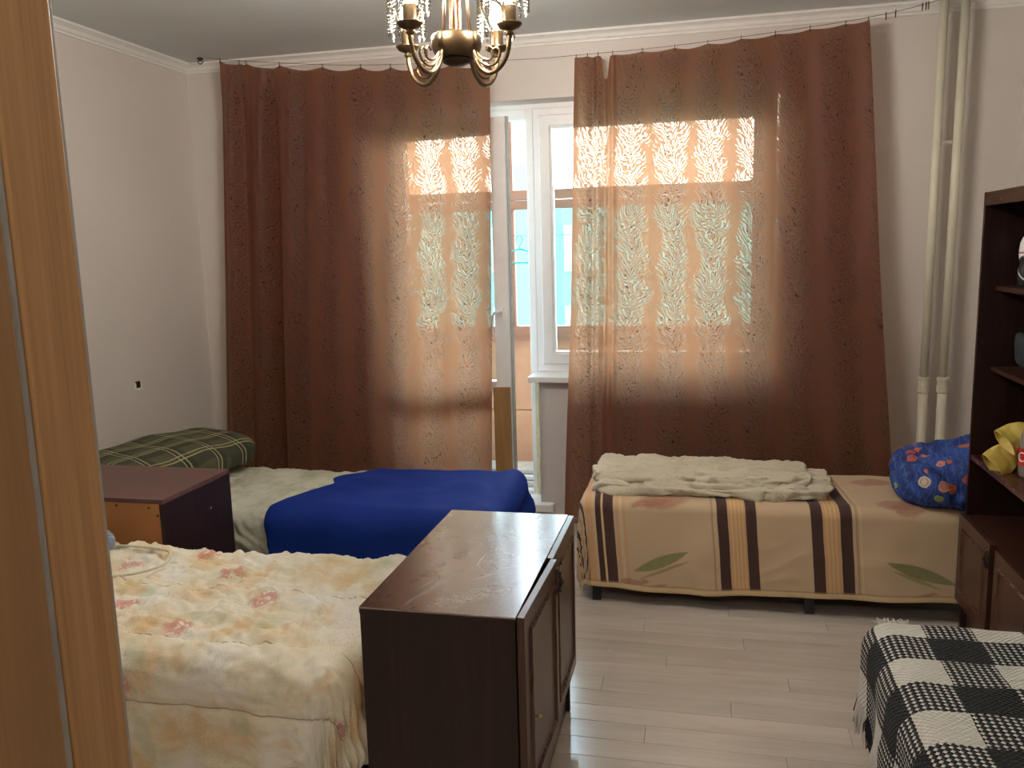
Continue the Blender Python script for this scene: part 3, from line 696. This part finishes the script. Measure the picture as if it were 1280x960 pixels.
# yellow rubber gloves
M['rubber'] = plain('yellow_rubber', (.72, .56, .13), .42, var=.08, scale=14, bump=.15)
def glove(name, label, loc, rot, scale=1.):
    nu, nv = 40, 30
    u = np.linspace(0, 1, nu); a = np.linspace(0, 2*PI, nv); Ug, Ag = np.meshgrid(u, a, indexing='ij')
    wd = (.028+.022*Ug**.8+.010*np.sin(Ag*2+1)*Ug)*scale; tk = (.010+.008*Ug+.005*np.sin(Ug*7))*scale
    X = -Ug*.13*scale; Y = np.cos(Ag)*wd+.014*np.sin(Ug*3)*scale; Z = np.sin(Ag)*tk+.010*np.sin(Ug*6+Ag)*Ug*scale+.006*perlin(Ug*5, Ag*2, 2)
    P = np.stack([X, Y, Z], -1)
    o = empty(name, loc); o.rotation_euler = rot; tag(o, label, 'glove', 'yellow rubber gloves')
    grid_mesh('cuff', P, np.stack([Ug, Ag/6.3], -1), M['rubber'], o, thick=.0012)
    bm = bmesh.new()
    for k, (yy, L) in enumerate(((-.022, .05), (-.007, .062), (.008, .058), (.021, .045))):
        tube(bm, spline([(-.01, yy*.8*scale, 0), (.02*scale, yy*scale, .002), (L*.75*scale, yy*1.15*scale, -.002), (L*scale, yy*1.2*scale, -.008)], 4), [.0105*scale]*9+[.009*scale]*3+[.004*scale], 8)
    tube(bm, spline([(-.03*scale, -.024*scale, 0), (-.012*scale, -.045*scale, 0), (.010*scale, -.052*scale, -.002)], 4), [.010*scale]*7+[.009*scale, .005*scale], 8)
    fin('fingers', bm, M['rubber'], o, smooth=True)
    return o
glove('rubber_glove', 'yellow rubber glove lying over the shelf edge, lower and larger of the two', (1.058, 3.07, .792), (math.radians(70), math.radians(-32), math.radians(18)), 1.0)
glove('rubber_glove', 'yellow rubber glove folded on top of the other glove', (1.070, 3.06, .862), (math.radians(50), math.radians(-24), math.radians(22)), .85)
def label_mat():
    t = MT('red_label'); x, y, z = t.xyz(t.coord())
    r = (y*y+(z-.075)*(z-.075)).sqrt()
    t.set(Base_Color=(.62, .02, .02), Roughness=.35); return t.m
bt = empty('bottle', (1.04, 2.985, .7145)); tag(bt, 'clear plastic bottle with red label beside the yellow gloves', 'bottle')
bm = bmesh.new(); lathe(bm, [(.022, 0), (.030, .006), (.031, .03), (.030, .04), (.030, .10), (.031, .115), (.026, .145), (.014, .175), (.012, .195), (.012, .20)], 24); fin('bottle_body', bm, plain('cloudy_plastic', (.50, .46, .42), .15, Alpha=.55), bt, smooth=True)
bm = bmesh.new(); lathe(bm, [(.0312, .042), (.0312, .098)], 24, cap=False); fin('label_band', bm, label_mat(), bt, smooth=True)
bm = bmesh.new(); lathe(bm, [(.0145, .197), (.0145, .215), (.013, .217)], 18); fin('cap', bm, plain('red_cap', (.6, .02, .02), .4), bt)
bm = bmesh.new()
pts = []
for k in range(12):
    th = math.radians(50+k*26*.95); rr = .014; yy = math.cos(th)*rr; zz = math.sin(th)*rr
    ph = math.radians(212)+yy/.0318; pts.append((math.cos(ph)*.0320, math.sin(ph)*.0320, .07+zz))
tube(bm, pts, .0028, 6); fin('letter', bm, M['pvc'], bt)

# ------------------------------------------------------------------ chandelier
CH = (-.72, 2.50, H)
ch = empty('chandelier', CH); tag(ch, 'four-arm antique bronze chandelier with lit bulbs and crystal bead fringes', 'chandelier')
def cz(z): return z-H
bm = bmesh.new(); lathe(bm, [(.055, -.001), (.058, -.012), (.040, -.030), (.012, -.040), (.010, -.05)], 24); fin('ceiling_rose', bm, M['antique'], ch, smooth=True)
bm = bmesh.new()
prof2 = []
segs = 28
for z0, z1 in ((cz(2.515), cz(2.10)),):
    rings = []
    for z in (z0, z1):
        rings.append([bm.verts.new(((.0155+.002*(i % 2))*math.cos(2*PI*i/segs), (.0155+.002*(i % 2))*math.sin(2*PI*i/segs), z)) for i in range(segs)])
    for i in range(segs): bm.faces.new((rings[0][i], rings[0][(i+1) % segs], rings[1][(i+1) % segs], rings[1][i]))
fin('fluted_column', bm, M['copper'], ch)
bm = bmesh.new(); lathe(bm, [(.018, cz(2.124)), (.070, cz(2.122)), (.074, cz(2.116)), (.074, cz(2.088)), (.070, cz(2.080)), (.066, cz(2.070)), (.058, cz(2.060)), (.045, cz(2.056))], 36); fin('hub', bm, M['antique'], ch, smooth=True)
bm = bmesh.new(); lathe(bm, [(.046, cz(2.056)), (.040, cz(2.045)), (.022, cz(2.036)), (.004, cz(2.034))], 28); fin('hub_finial', bm, M['bronze'], ch, smooth=True)
CR = .195
strand_me = None
for k in range(4):
    a = math.radians(66+90*k); ux, uy = math.cos(a), math.sin(a)
    def P(r, z): return (ux*r, uy*r, cz(z))
    arm = bmesh.new()
    main = spline([P(.058, 2.085), P(.068, 2.055), P(.088, 2.020), P(.118, 2.000), P(.152, 2.006), P(.180, 2.032), P(.194, 2.070), P(CR, 2.095)], 6)
    tube(arm, main, .0065, 10)
    arm_o = fin('arm', arm, M['antique'], ch, smooth=True)
    sc = bmesh.new()
    tube(sc, spline([P(.070, 2.060), P(.092, 2.034), P(.118, 2.020), P(.145, 2.024), P(.160, 2.046), P(.150, 2.064), P(.132, 2.058), P(.134, 2.042)], 5), .004, 8)
    tube(sc, spline([P(.076, 2.064), P(.096, 2.044), P(.116, 2.036), P(.132, 2.040), P(.138, 2.056), P(.124, 2.072), P(.112, 2.062)], 5), .003, 8)
    fin('scroll', sc, M['antique'], arm_o, smooth=True)
    br = bmesh.new(); tube(br, [P(.066, 2.122), P(.066, 2.080)], .013, 10); fin('arm_socket', br, M['antique'], ch, smooth=True)
    bm = bmesh.new(); lathe(bm, [(.006, 2.088), (.013, 2.094), (.009, 2.100), (.014, 2.104), (.028, 2.109), (.036, 2.118), (.037, 2.122), (.033, 2.122), (.012, 2.112)], 28, (ux*CR, uy*CR, -H)); fin('drip_pan', bm, M['antique'], ch, smooth=True)
    bm = bmesh.new(); lathe(bm, [(.020, 2.118), (.021, 2.122), (.020, 2.126), (.020, 2.166), (.017, 2.170), (.010, 2.170)], 24, (ux*CR, uy*CR, -H)); fin('candle_sleeve', bm, M['antique'] if k != 2 else M['antique'], ch, smooth=True)
    bm = bmesh.new(); lathe(bm, [(.008, 2.1705), (.010, 2.180), (.019, 2.195), (.021, 2.208), (.018, 2.225), (.009, 2.243), (.002, 2.252)], 18, (ux*CR, uy*CR, -H)); fin('bulb', bm, M['bulb'], ch, smooth=True)
    bm = bmesh.new(); tube(bm, [(ux*CR+.056*math.cos(t), uy*CR+.056*math.sin(t), cz(2.315)) for t in np.linspace(0, 2*PI, 25)[:-1]], .0028, 6, True)
    for q in range(3):
        t = q*2*PI/3+a; tube(bm, spline([(ux*CR+.056*math.cos(t), uy*CR+.056*math.sin(t), cz(2.315)), (ux*CR+.048*math.cos(t), uy*CR+.048*math.sin(t), cz(2.24)), (ux*CR+.020*math.cos(t), uy*CR+.020*math.sin(t), cz(2.168))], 4), .0012, 5)
    ring = fin('fringe_ring', bm, M['antique'], ch, smooth=True)
    nst = 16
    for q in range(nst):
        t = 2*PI*q/nst
        if strand_me is None:
            sb = bmesh.new(); zz = 0
            for b_ in range(15):
                lathe(sb, [(.0008, zz), (.005, zz-.0035), (.005, zz-.006), (.0008, zz-.0095)], 6, cap=False); zz -= .0100
            lathe(sb, [(.0008, zz), (.0045, zz-.008), (.0006, zz-.018)], 6, cap=False)
            strand_me = bpy.data.meshes.new('crystal_strand'); sb.to_mesh(strand_me); sb.free(); strand_me.materials.append(M['crystal'])
        link('crystal_strand', strand_me, None, ring, (ux*CR+.056*math.cos(t), uy*CR+.056*math.sin(t), cz(2.312)), (0, 0, t))
for t in (40, 160, 280):
    bm = bmesh.new(); r = math.radians(t); tube(bm, [(.045*math.cos(r), .045*math.sin(r), cz(2.122)), (.030*math.cos(r), .030*math.sin(r), cz(2.40))], .0045, 8); fin('stem_rod', bm, M['antique'], ch, smooth=True)

# ================================================================== BEDS
M['mattress'] = plain('mattress_cloth', (.35, .30, .24), .9)
M['bedbase'] = plain('dark_bed_base', (.03, .022, .02), .7)
def bed_body(name, label, x0, x1, y0, y1, zt, legs, leg_h=.13, cat='bed'):
    c = ((x0+x1)/2, (y0+y1)/2, 0); b = empty(name, c); tag(b, label, cat)
    box('mattress', x0+.05, x1-.05, y0+.05, y1-.05, zt-.16, zt-.035, M['mattress'], b, .02, off=c)
    box('bed_frame', x0+.02, x1-.02, y0+.02, y1-.02, leg_h, zt-.161, M['bedbase'], b, .004, off=c)
    for lx, ly in legs: box('leg', lx-.018, lx+.018, ly-.018, ly+.018, .001, leg_h-.001, M['black_metal'], b, .003, off=c)
    return b

# ---- striped bed on the right
RX0, RX1, RY0, RY1, RZ = -.515, 1.385, 3.385, 3.935, .458
bed_body('bed', 'single bed on black legs under the striped cover, below the right curtain', RX0, RX1, RY0, RY1, RZ, [(-.462+.02, 3.425), (.425, 3.425), (1.30, 3.425), (-.44, 3.87), (1.30, 3.87)])
def striped():
    t = MT('striped_flower_cover'); u, v, _ = t.xyz(t.coord('UV'))       # u from bed left edge, v = 0 at front edge, negative on the skirt
    wob = (t.noise(t.vec(u, v), 6, 2)-.5)*.006
    uu = u+wob+(v+.17)*.07-.034
    base = (.58, .425, .27); c = t.mix(t.noise(t.vec(u, v), 3, 3), (.53, .385, .245), (.61, .46, .30))
    orange = (.62, .36, .19); brown = (.060, .024, .019); yel = (.68, .48, .22); tan_ = (.43, .29, .17)
    # (from left) groups of stripes
    def st(a, b, col):
        nonlocal c
        c = t.mix(uu.band(a, b, .0015), c, col)
    st(-.35, .048, (.60, .44, .27))
    for a, b, col in ((-.26, -.245, brown), (-.20, -.165, brown), (-.12, -.10, tan_), (-.055, -.03, brown), (.0, .035, orange), (.048, .072, brown), (.073, .080, yel), (.081, .124, brown), (.134, .142, orange), (.150, .158, (.66, .50, .30)), (.166, .174, orange),
                      (.522, .530, tan_), (.546, .588, brown), (.589, .657, orange), (.600, .606, yel), (.615, .621, yel), (.630, .636, yel), (.645, .650, yel), (.658, .700, brown),
                      (.908, .952, brown), (.953, 1.016, orange), (.964, .970, yel), (.980, .986, yel), (.996, 1.002, yel), (1.017, 1.062, brown), (1.074, 1.082, tan_), (1.090, 1.096, (.66, .5, .3)),
                      (1.60, 1.66, brown), (1.66, 1.73, orange), (1.73, 1.785, brown)): st(a, b, col)
    g = (.20, .21, .075)
    veins = t.noise(t.vec(u, v), 60, 2)
    lf = leaf(u, v, .345, -.238, .125, .024, math.radians(24)); c = t.mix(lf*.9, c, t.mix(veins, (.17, .19, .07), (.30, .30, .13)))
    c = t.mix(leaf(u, v, .36, -.272, .12, .007, math.radians(24))*.8, c, (.33, .24, .13))
    lf = leaf(u, v, 1.345, -.245, .14, .026, math.radians(-20)); c = t.mix(lf*.9, c, t.mix(veins, (.17, .19, .07), (.30, .30, .13)))
    c = t.mix(leaf(u, v, 1.33, -.275, .10, .008, math.radians(-24))*.8, c, (.30, .27, .13))
    fn = t.noise(t.vec(u, v), 24, 3, .6)
    for fx, fy, fa, fb in ((.36, .04, .10, .05), (.30, .015, .08, .02), (1.26, .08, .07, .06), (1.30, .05, .06, .05), (1.22, .40, .09, .05), (.25, -.335, .05, .012), (.33, -.345, .04, .008), (1.36, -.345, .05, .010), (.20, -.33, .025, .01)):
        c = t.mix(ell(u+(fn-.5)*.05, v+(fn-.5)*.05, fx, fy, fa, fb, .2, .5)*.62, c, (.34, .13, .085))
    hem = v.band(-.348, -.342, .001); c = t.mix(hem*.6, c, (.30, .19, .10))
    c = t.mix(1-v.step(-.352, -.346), c, (.66, .50, .28))
    t.set(Base_Color=c, Roughness=.8, Sheen_Weight=.15)
    t.bump(t.noise(t.vec(u, v), 320, 2)+t.noise(t.vec(u*.5, v*2), 22, 3)*.7, .3, .002); return t.m
def dR(s, t, d):
    return .004*perlin(s*4, t*5, 2)+.004*perlin(s*9, t*7, 5)-.006*crease(s, t, 4, 9)*sstep(.02, .2, d)+.012*np.exp(-((s+.0)/.05)**2)*0
def hemR(Sg, Tg):
    return 1-.02+.07*perlin(Sg*1.6, Sg*0+.5, 12)-.05*sstep(-.3, 1.4, Sg)
o = drape('striped_cover', RX0, RX1, RY0, RY1, RZ, (.36, .03, .372, .05), .05, striped(), .008, dR, (.005, 18), hem=hemR)
tag(o, 'beige bed cover with brown stripes and leaf print on the right bed', 'bed cover')

# duvet on it
def duvet_mat():
    t = MT('cream_duvet_cloth'); n = t.noise(t.coord(), 5, 3); m = t.noise(t.coord(), 38, 4, .6)
    t.set(Base_Color=t.mix(n, (.56, .50, .38), (.66, .61, .49)), Roughness=.85, Sheen_Weight=.1); t.bump(m+t.noise(t.coord(), 17, 3, .6, .8)*1.5+t.noise(t.coord(), 150, 2)*.2, .8, .006); return t.m
M['duvet'] = duvet_mat()
dv = empty('folded_duvet', (.05, 3.66, RZ)); tag(dv, 'cream crumpled folded duvet lying on the striped bed', 'duvet')
def dd(seed, tilt=0):
    def f(q, P):
        x, y, z = P.T
        h = crease(x*1.0+y*.4, y*2.4+z*2, 5.5, seed, .8)*.022+crease(x*2, y*3+z, 11, seed+3)*.010+perlin(x*3, y*3, seed)*.014
        P = P+q*(h[:, None]-.012)*np.array([.6, 1, 1]); P[:, 2] += tilt*x
        P[:, 0] += .035*perlin(y*6, z*20, seed+2)
        return P
    return f
blob('lower_fold', (.05, 3.665, RZ+.032), (.98, .42, .05), 6, 54, M['duvet'], None, dd(2)).name = 'lower_fold'
lf_ = bpy.data.objects['lower_fold']; lf_.parent = dv; lf_.location = Vector((-.025, -.0, .023))
b2 = blob('upper_fold', (0, 0, 0), (.90, .37, .045), 6, 54, M['duvet'], None, dd(7)); b2.parent = dv; b2.location = (-.065, .02, .055)

# blue patterned bundle
def bundle_mat():
    t = MT('blue_printed_cloth'); co_ = t.coord(); n = t.noise(co_, 16, 3)
    base = t.mix(n.step(.35, .65), (.010, .028, .16), (.025, .075, .34))
    wv = t.nt.nodes.new('ShaderNodeVectorMath'); wv.operation = 'ADD'
    ns = t.noise(co_, 45, 2, out=1); sc_ = t.nt.nodes.new('ShaderNodeVectorMath'); sc_.operation = 'SCALE'; sc_.inputs['Scale'].default_value = .018; t.nt.links.new(ns.so, sc_.inputs[0]); t.nt.links.new(co_.so, wv.inputs[0]); t.nt.links.new(sc_.outputs[0], wv.inputs[1])
    wc = S(t.nt, wv.outputs[0])
    d = t.vor(wc, 15, 'F1', 'Distance', .75); colr = t.vor(wc, 15, 'F1', 'Color', .75)
    r, g, b = t.xyz(colr)
    pal = t.ramp(r, [(.0, (.50, .10, .03)), (.34, (.62, .16, .05)), (.36, (.42, .50, .16)), (.60, (.30, .42, .12)), (.62, (.55, .10, .05)), (.88, (.62, .14, .08)), (1, (.7, .66, .5))])
    spot = (1-d.step(.31, .35))*g.gt(.06)
    inner = 1-(d-.20).abs().step(.02, .035)
    c = t.mix(spot, base, pal); c = t.mix(inner*spot*.5, c, (.03, .05, .12))
    sw = t.wave(co_, 14, 7, 2, 2).step(.86, .93)*.35
    c = t.mix(sw*(1-spot), c, (.10, .22, .55))
    t.set(Base_Color=c, Roughness=.75); t.bump(t.noise(co_, 26, 4, .6), .4, .004); return t.m
def bund(q, P):
    x, y, z = P.T
    h = crease(x*1.2+z, y*1.5-z, 7, 4, .8)*.022+perlin(x*5+z*3, y*5, 3)*.03
    P = P+q*h[:, None]; P[:, 2] += .015*np.sin(x*14)*(P[:, 2] > 0); P[:, 2] = np.maximum(P[:, 2], -.098); return P
tag(blob('bedding_bundle', (.985, 3.56, RZ+.102), (.44, .38, .22), 3.2, 44, bundle_mat(), deform=bund), 'royal blue bundle of bedding printed with orange and green shapes', 'bedding bundle')

# ---- far left bed
LX0, LX1, LY0, LY1, LZ = -2.83, -.83, 3.06, 3.76, .435
bed_body('bed', 'single bed under the blue blanket below the left curtain', LX0, LX1, LY0, LY1, LZ, [(-2.7, 3.12), (-.9, 3.12), (-2.7, 3.7), (-.9, 3.7)])
def sheet_mat():
    t = MT('pale_green_sheet'); u, v, _ = t.xyz(t.coord('UV')); n = t.noise(t.vec(u, v), 4, 4, .6); n2 = t.noise(t.vec(u*1.6, v), 11, 3)
    c = t.ramp(n, [(.3, (.36, .37, .26)), (.5, (.52, .52, .42)), (.7, (.62, .62, .54))]); c = t.mix(n2.step(.5, .62)*.35, c, (.34, .36, .17))
    t.set(Base_Color=c, Roughness=.85); t.bump(t.noise(t.vec(u, v), 45, 4, .6, .6), .6, .004); return t.m
def dL(s, t, d): return .016*crease(s*1.3+t, t*1.2-s*.6, 6, 3)+.008*crease(s+t, t*2, 13, 6)+.012*perlin(s*3, t*3, 1)
tag(drape('bed_sheet', LX0, LX1, LY0, LY1, LZ, (0.02, .22, .30, .02), .05, sheet_mat(), .010, dL, (.008, 24)), 'pale green crumpled bed sheet on the far left bed', 'bed sheet')
def blue_mat():
    t = MT('royal_blue_fleece'); u, v, _ = t.xyz(t.coord('UV')); n = t.noise(t.vec(u, v), 4, 3)
    t.set(Base_Color=t.mix(n, (.003, .018, .15), (.005, .028, .23)), Roughness=.8, Specular_IOR_Level=.2, Sheen_Weight=.3, Sheen_Roughness=.4, Sheen_Tint=(.01, .06, .6)); t.bump(t.noise(t.vec(u, v), 260, 2), .25, .001); return t.m
def maskB(Sg, Tg):
    # ragged left border, drawn in the direction of the window
    q = np.clip((Tg-(LY0-.30))/(LY1-LY0+.30), 0, 1)
    left = -1.74+.20*0-.03*np.sin(q*9)+np.interp(q, [0, .42, .55, .66, .72, 1], [-.0, -.02, .02, .10, .08, .26])-.20*(1-sstep(.25, .6, q))*0
    k = (Sg-(LX0+1.05))/((LX1+.13)-(LX0+1.05)); k = np.clip(k, 0, 1)
    right = LX1+.13-.06*np.sin(q*5)
    return left+(right-left)*k, Tg
def dB(s, t, d): return .043+.014*perlin(s*2.2, t*2.5, 8)+.007*perlin(s*6+t*2, t*5, 3)-.006*(1-crease(s, t*.7, 4, 5))+.006*np.exp(-((s-1.98)/.05)**2)+.012*np.sin((s-1.75)*40+t*9)*sstep(1.86, 2.0, s)*.9
o = drape('blue_blanket', LX0+1.05-.0, LX1, LY0, LY1, LZ, (0.0, .10, .31, .02), .05, blue_mat(), .010, lambda s, t, d: dB(s+1.05, t, d), (.006, 14), mask=maskB, thick=.012)
tag(o, 'royal blue fleece blanket spread over the far left bed', 'blanket')
# the cover above used LX0+1.05 as block edge: its left border stays on top of the bed
def plaid_mat():
    t = MT('dark_green_plaid'); x, y, z = t.xyz(t.coord())
    def ln(c, p, w, o=0): return ((c/p+o).fract()-.5).abs().lt(w)
    c = t.mix(t.noise(t.coord(), 8, 2), (.060, .066, .034), (.10, .10, .05))
    dk = ((x/.13+.1).fract()).gt(.55); c = t.mix(dk*.6, c, (.02, .028, .018)); dk = ((y/.17+.3).fract()).gt(.6); c = t.mix(dk*.6, c, (.018, .026, .018))
    for a, p, w_, o_, col in ((x, .13, .030, 0, (.42, .38, .16)), (x, .13, .02, .17, (.50, .46, .30)), (y, .17, .022, 0, (.42, .38, .16)), (y, .17, .014, .14, (.50, .46, .30))): c = t.mix(ln(a, p, w_, o_)*.8, c, col)
    t.set(Base_Color=c, Roughness=.85); t.bump(t.noise(t.coord(), 60, 3), .3, .003); return t.m
def pl(q, P):
    x, y, z = P.T; P = P+q*(perlin(x*5, y*5, 3)*.02)[:, None]; P[:, 2] += .03*np.cos(x*5)*(1)+.0; return P
o = blob('plaid_cushion', (-2.50, 3.46, LZ+.100), (.50, .82, .135), 4, 34, plaid_mat(), deform=pl); o.rotation_euler = (0, math.radians(6), math.radians(-14)); tag(o, 'dark green plaid cushion at the head of the far left bed', 'cushion')

# ---- centre bed
CX0, CX1, CY0, CY1, CZ = -2.62, -.845, 1.72, 2.46, .510
bed_body('bed', 'bed under the yellow floral spread, left of the foreground cabinet', CX0, CX1, CY0, CY1, CZ, [(-2.5, 1.78), (-.95, 1.78), (-2.5, 2.4), (-.95, 2.4)])
def floral():
    t = MT('yellow_floral_spread'); u, v, _ = t.xyz(t.coord('UV')); p = t.vec(u, v)
    n = t.noise(p, 4.5, 4, .55); n2 = t.noise(p, 9, 3, .55, .6)
    c = t.ramp(n, [(.38, (.82, .79, .70)), (.52, (.78, .71, .55)), (.66, (.74, .55, .31))])
    c = t.mix(n2.step(.55, .66)*.6, c, (.70, .50, .25)); c = t.mix(t.noise(p, 7, 2, out=0).step(.58, .68)*.35, c, (.42, .50, .30))
    d = t.vor(p, 4.6, 'F1', 'Distance', .85, '2D'); cc = t.xyz(t.vor(p, 4.6, 'F1', 'Color', .85, '2D'))
    pet = t.noise(p, 42, 3, .6)
    fl_ = (1-(d+(pet-.5)*.30).step(.13, .22))*cc[0].gt(.45)*pet.step(.38, .48)
    c = t.mix(fl_*.75, c, t.mix(cc[1], (.62, .17, .12), (.60, .25, .22)))
    lv = ((d-.24).abs()*-1+.06).step(0, .05)*cc[0].gt(.35)*t.noise(p, 22, 3).step(.52, .6)
    c = t.mix(lv*.35, c, (.36, .44, .20))
    ds = t.vor(p, 90, 'F1', 'Distance', 1., '2D'); dots = (1-ds.step(.14, .2))*t.noise(p, 3, 2).step(.48, .6); c = t.mix(dots*.3, c, (.55, .22, .12))
    seam = (v-.10).abs().lt(.0016)+(v+.09).abs().lt(.0016)+(v-.40).abs().lt(.0016)
    c = t.mix(seam.mn(1.)*.65, c, (.22, .15, .09))
    t.set(Base_Color=c, Roughness=.8, Sheen_Weight=.1); t.bump(t.noise(p, 30, 5, .65, .5)*1.-seam*.6+t.noise(p, 250, 2)*.15, .6, .005); return t.m
def dC(s, t, d):
    a = .35+.65*sstep(-.1, .25, t)
    h = .016*crease(s*1.0+t*.5, t*1.9, 5, 2)*a+.011*crease(s+.3*t, t*2.4, 11, 4)*a+.012*perlin(s*2.5, t*2.5, 7)
    h += .010*np.sin((s*1.2+.1*t)*38+3*perlin(s*5, t*3, 3))*sstep(.04, .25, d)
    h -= .010*np.exp(-((t-.10)/.010)**2)+.008*np.exp(-((t+.09)/.010)**2)
    h += .012*crease(s+.4*t, t*1.5, 19, 9)*a+.006*crease(s, t*1.3, 34, 11)*a
    return h
o = drape('floral_bedspread', CX0, CX1, CY0, CY1, CZ, (.05, .24, .285, .10), .075, floral(), .0085, dC, (.012, 22), hem=lambda a, b: 1+.05*perlin(a*2, a*0, 3))
tag(o, 'cream bedspread printed with yellow patches and pink flowers on centre bed', 'bedspread')
# blue-white checked pillow corner and cable on it
def check_mat():
    t = MT('blue_white_check'); x, y, z = t.xyz(t.coord()); l = ((x/.05).fract()-.5).abs().lt(.06)+((y/.05).fract()-.5).abs().lt(.06)
    t.set(Base_Color=t.mix(l.mn(1.), (.17, .22, .32), (.42, .43, .40)), Roughness=.85); t.bump(t.noise(t.coord(), 30, 3), .3, .003); return t.m
o = blob('checked_pillow', (-2.21, 2.25, CZ+.046), (.54, .42, .065), 3.2, 26, check_mat(), deform=cr_def(.012, 7, 5)); tag(o, 'blue checked pillow at the left of the floral bedspread', 'pillow'); o.rotation_euler = (0, 0, -.25)
def ell_pts():
    base = [(-2.02, 2.12), (-1.88, 2.12), (-1.74, 2.17), (-1.665, 2.26), (-1.70, 2.36), (-1.80, 2.405), (-1.93, 2.41), (-2.02, 2.40)]
    return [(x, y-.05, CZ+.034+.004*math.sin(i*2)) for i, (x, y) in enumerate(base)]
bm = bmesh.new(); tube(bm, spline(ell_pts(), 8), .0042, 8); tag(fin('cable', bm, plain('cream_cable', (.62, .56, .40), .4), smooth=True), 'cream cable looped on the bedspread by the pillow', 'cable')

# ---- sofa with the black and white blanket
SX0, SX1, SY0, SY1, SZ = .425, 1.385, 1.05, 2.345, .468
bed_body('sofa', 'low sofa under the black and white checked blanket, right foreground', SX0, SX1, SY0, SY1, SZ, [(.48, 2.28), (1.33, 2.28), (.48, 1.1), (1.33, 1.1)], cat='sofa')
SQ = .121
def bw_mat():
    t = MT('black_white_check_knit'); u, v, _ = t.xyz(t.coord('UV'))
    wob = (t.noise(t.vec(u, v), 30, 2)-.5)*.006
    uu = u+wob-.02; vv = v+wob
    A = (uu/(2*SQ)).fract().lt(.5); B = ((vv+.042)/(2*SQ)).fract().lt(.5)
    hu = (u/.0155).fract(); hv = (v/.0135).fract()
    tooth = ((hu-.5).abs()+(hv-.5).abs()*.9).lt(.36)
    same = 1-(A-B).abs()
    f = same*A+(1-same)*tooth
    knit = ((u/.0155*2*PI).sin()*(v/.0135*2*PI).sin())*.5+t.noise(t.vec(u, v), 160, 2)*.6
    c = t.mix(f, (.006, .007, .009), (.76, .74, .68)); c = t.mix(t.noise(t.vec(u, v), 120, 2).step(.35, .7)*.10, c, (.25, .25, .25))
    t.set(Base_Color=c, Roughness=.95); t.bump(knit, 1., .006); return t.m
def dS(s, t, d): return .010*perlin(s*3, t*3, 5)+.005*perlin(s*9, t*9, 2)-.012*crease(s, t*.8, 3, 6)*sstep(.03, .2, d)
M['bw'] = bw_mat()
o = drape('checked_blanket', SX0, SX1, SY0, SY1, SZ+.012, (.20, .0, 0.0, .035), .075, M['bw'], .0095, dS, (.010, 17), hem=lambda a, b: 1+.10*perlin(b*5, b*0, 5), pn=4, thick=.008)
tag(o, 'black and white checked knitted blanket with fringe over the sofa', 'blanket')
M['fr_w'] = plain('white_fringe', (.66, .64, .60), .9); M['fr_b'] = plain('black_fringe', (.012, .013, .016), .9)
for nm, mt, par in (('white_fringe', 'fr_w', 0), ('black_fringe', 'fr_b', 1)):
    bm = bmesh.new(); rf = random.Random(3+par)
    me = o.data; n_t = len(np.arange(SY0-0, SY1+.035+.0095*.5, .0095))
    for j in range(n_t):
        co_ = me.vertices[j].co; tt = SY0+j*.0095-SY0
        isb = (int(math.floor((tt+.042)/SQ)) % 2 == 1)
        if isb != bool(par): continue
        for q in range(2):
            x, y, z = co_.x+.002, co_.y+rf.uniform(-.005, .005), co_.z
            L = rf.uniform(.045, .085)*(1.3 if not par else 1); 
            tube(bm, [(x, y, z+.004), (x-.004+rf.uniform(-.006, .006), y+rf.uniform(-.006, .006), z-L*.5), (x+rf.uniform(-.012, .010), y+rf.uniform(-.012, .012), max(z-L, .012))], [.0026, .0022, .001], 4)
    f_ = fin(nm, bm, M[mt], o); f_['kind'] = 'stuff'
bm = bmesh.new(); rf = random.Random(9)
for k in range(30):
    x = .47+rf.uniform(0, .07); y = 2.338+rf.uniform(-.006, .006); tube(bm, [(x, y-.012, SZ-.012), (x+rf.uniform(-.01, .01), y+.002, SZ-.004+rf.uniform(0, .010)), (x+rf.uniform(-.02, .02), y+.012+rf.uniform(0, .01), SZ-.02+rf.uniform(-.01, .01))], [.0018, .0016, .0008], 4)
f_ = fin('corner_fringe', bm, M['fr_w'], o); f_['kind'] = 'stuff'
# backpack
M['pack'] = plain('dark_teal_nylon', (.014, .032, .045), .5, bump=.3, scale=30)
bk = empty('backpack', (1.0, 2.10, SZ+.02)); tag(bk, 'dark teal backpack lying on the checked blanket at the right edge', 'backpack')
b_ = blob('bag_body', (0, 0, 0), (.30, .40, .22), 3.2, 24, M['pack'], deform=cr_def(.010, 8, 2)); b_.parent = bk; b_.location = (.03, .02, .115); b_.rotation_euler = (0, .25, .35)
b_ = blob('front_pocket', (0, 0, 0), (.10, .30, .13), 3.2, 18, M['pack'], deform=cr_def(.006, 9, 6)); b_.parent = bk; b_.location = (-.135, -.035, .072); b_.rotation_euler = (0, .3, .35)
bm = bmesh.new(); tube(bm, spline([(-.125, -.17, .145), (-.155, -.05, .150), (-.12, .10, .150)], 6), .004, 6); fin('zip', bm, M['black_metal'], bk)
box('badge', -.004, 0, -.014, .014, -.010, .010, M['pvc'], bk, .001).location = (-.185, -.085, .088)

# ---- debris on the floor
bm = bmesh.new(); bmesh.ops.create_icosphere(bm, subdivisions=1, radius=.006)
for v in bm.verts: v.co.z *= .5; v.co.x *= 1+.4*math.sin(v.co.y*900)
tag(fin('paper_scrap', bm, M['pvc'], loc=(-.335, 2.95, .004)), 'tiny white scrap of paper on the pale laminate floor', 'scrap')
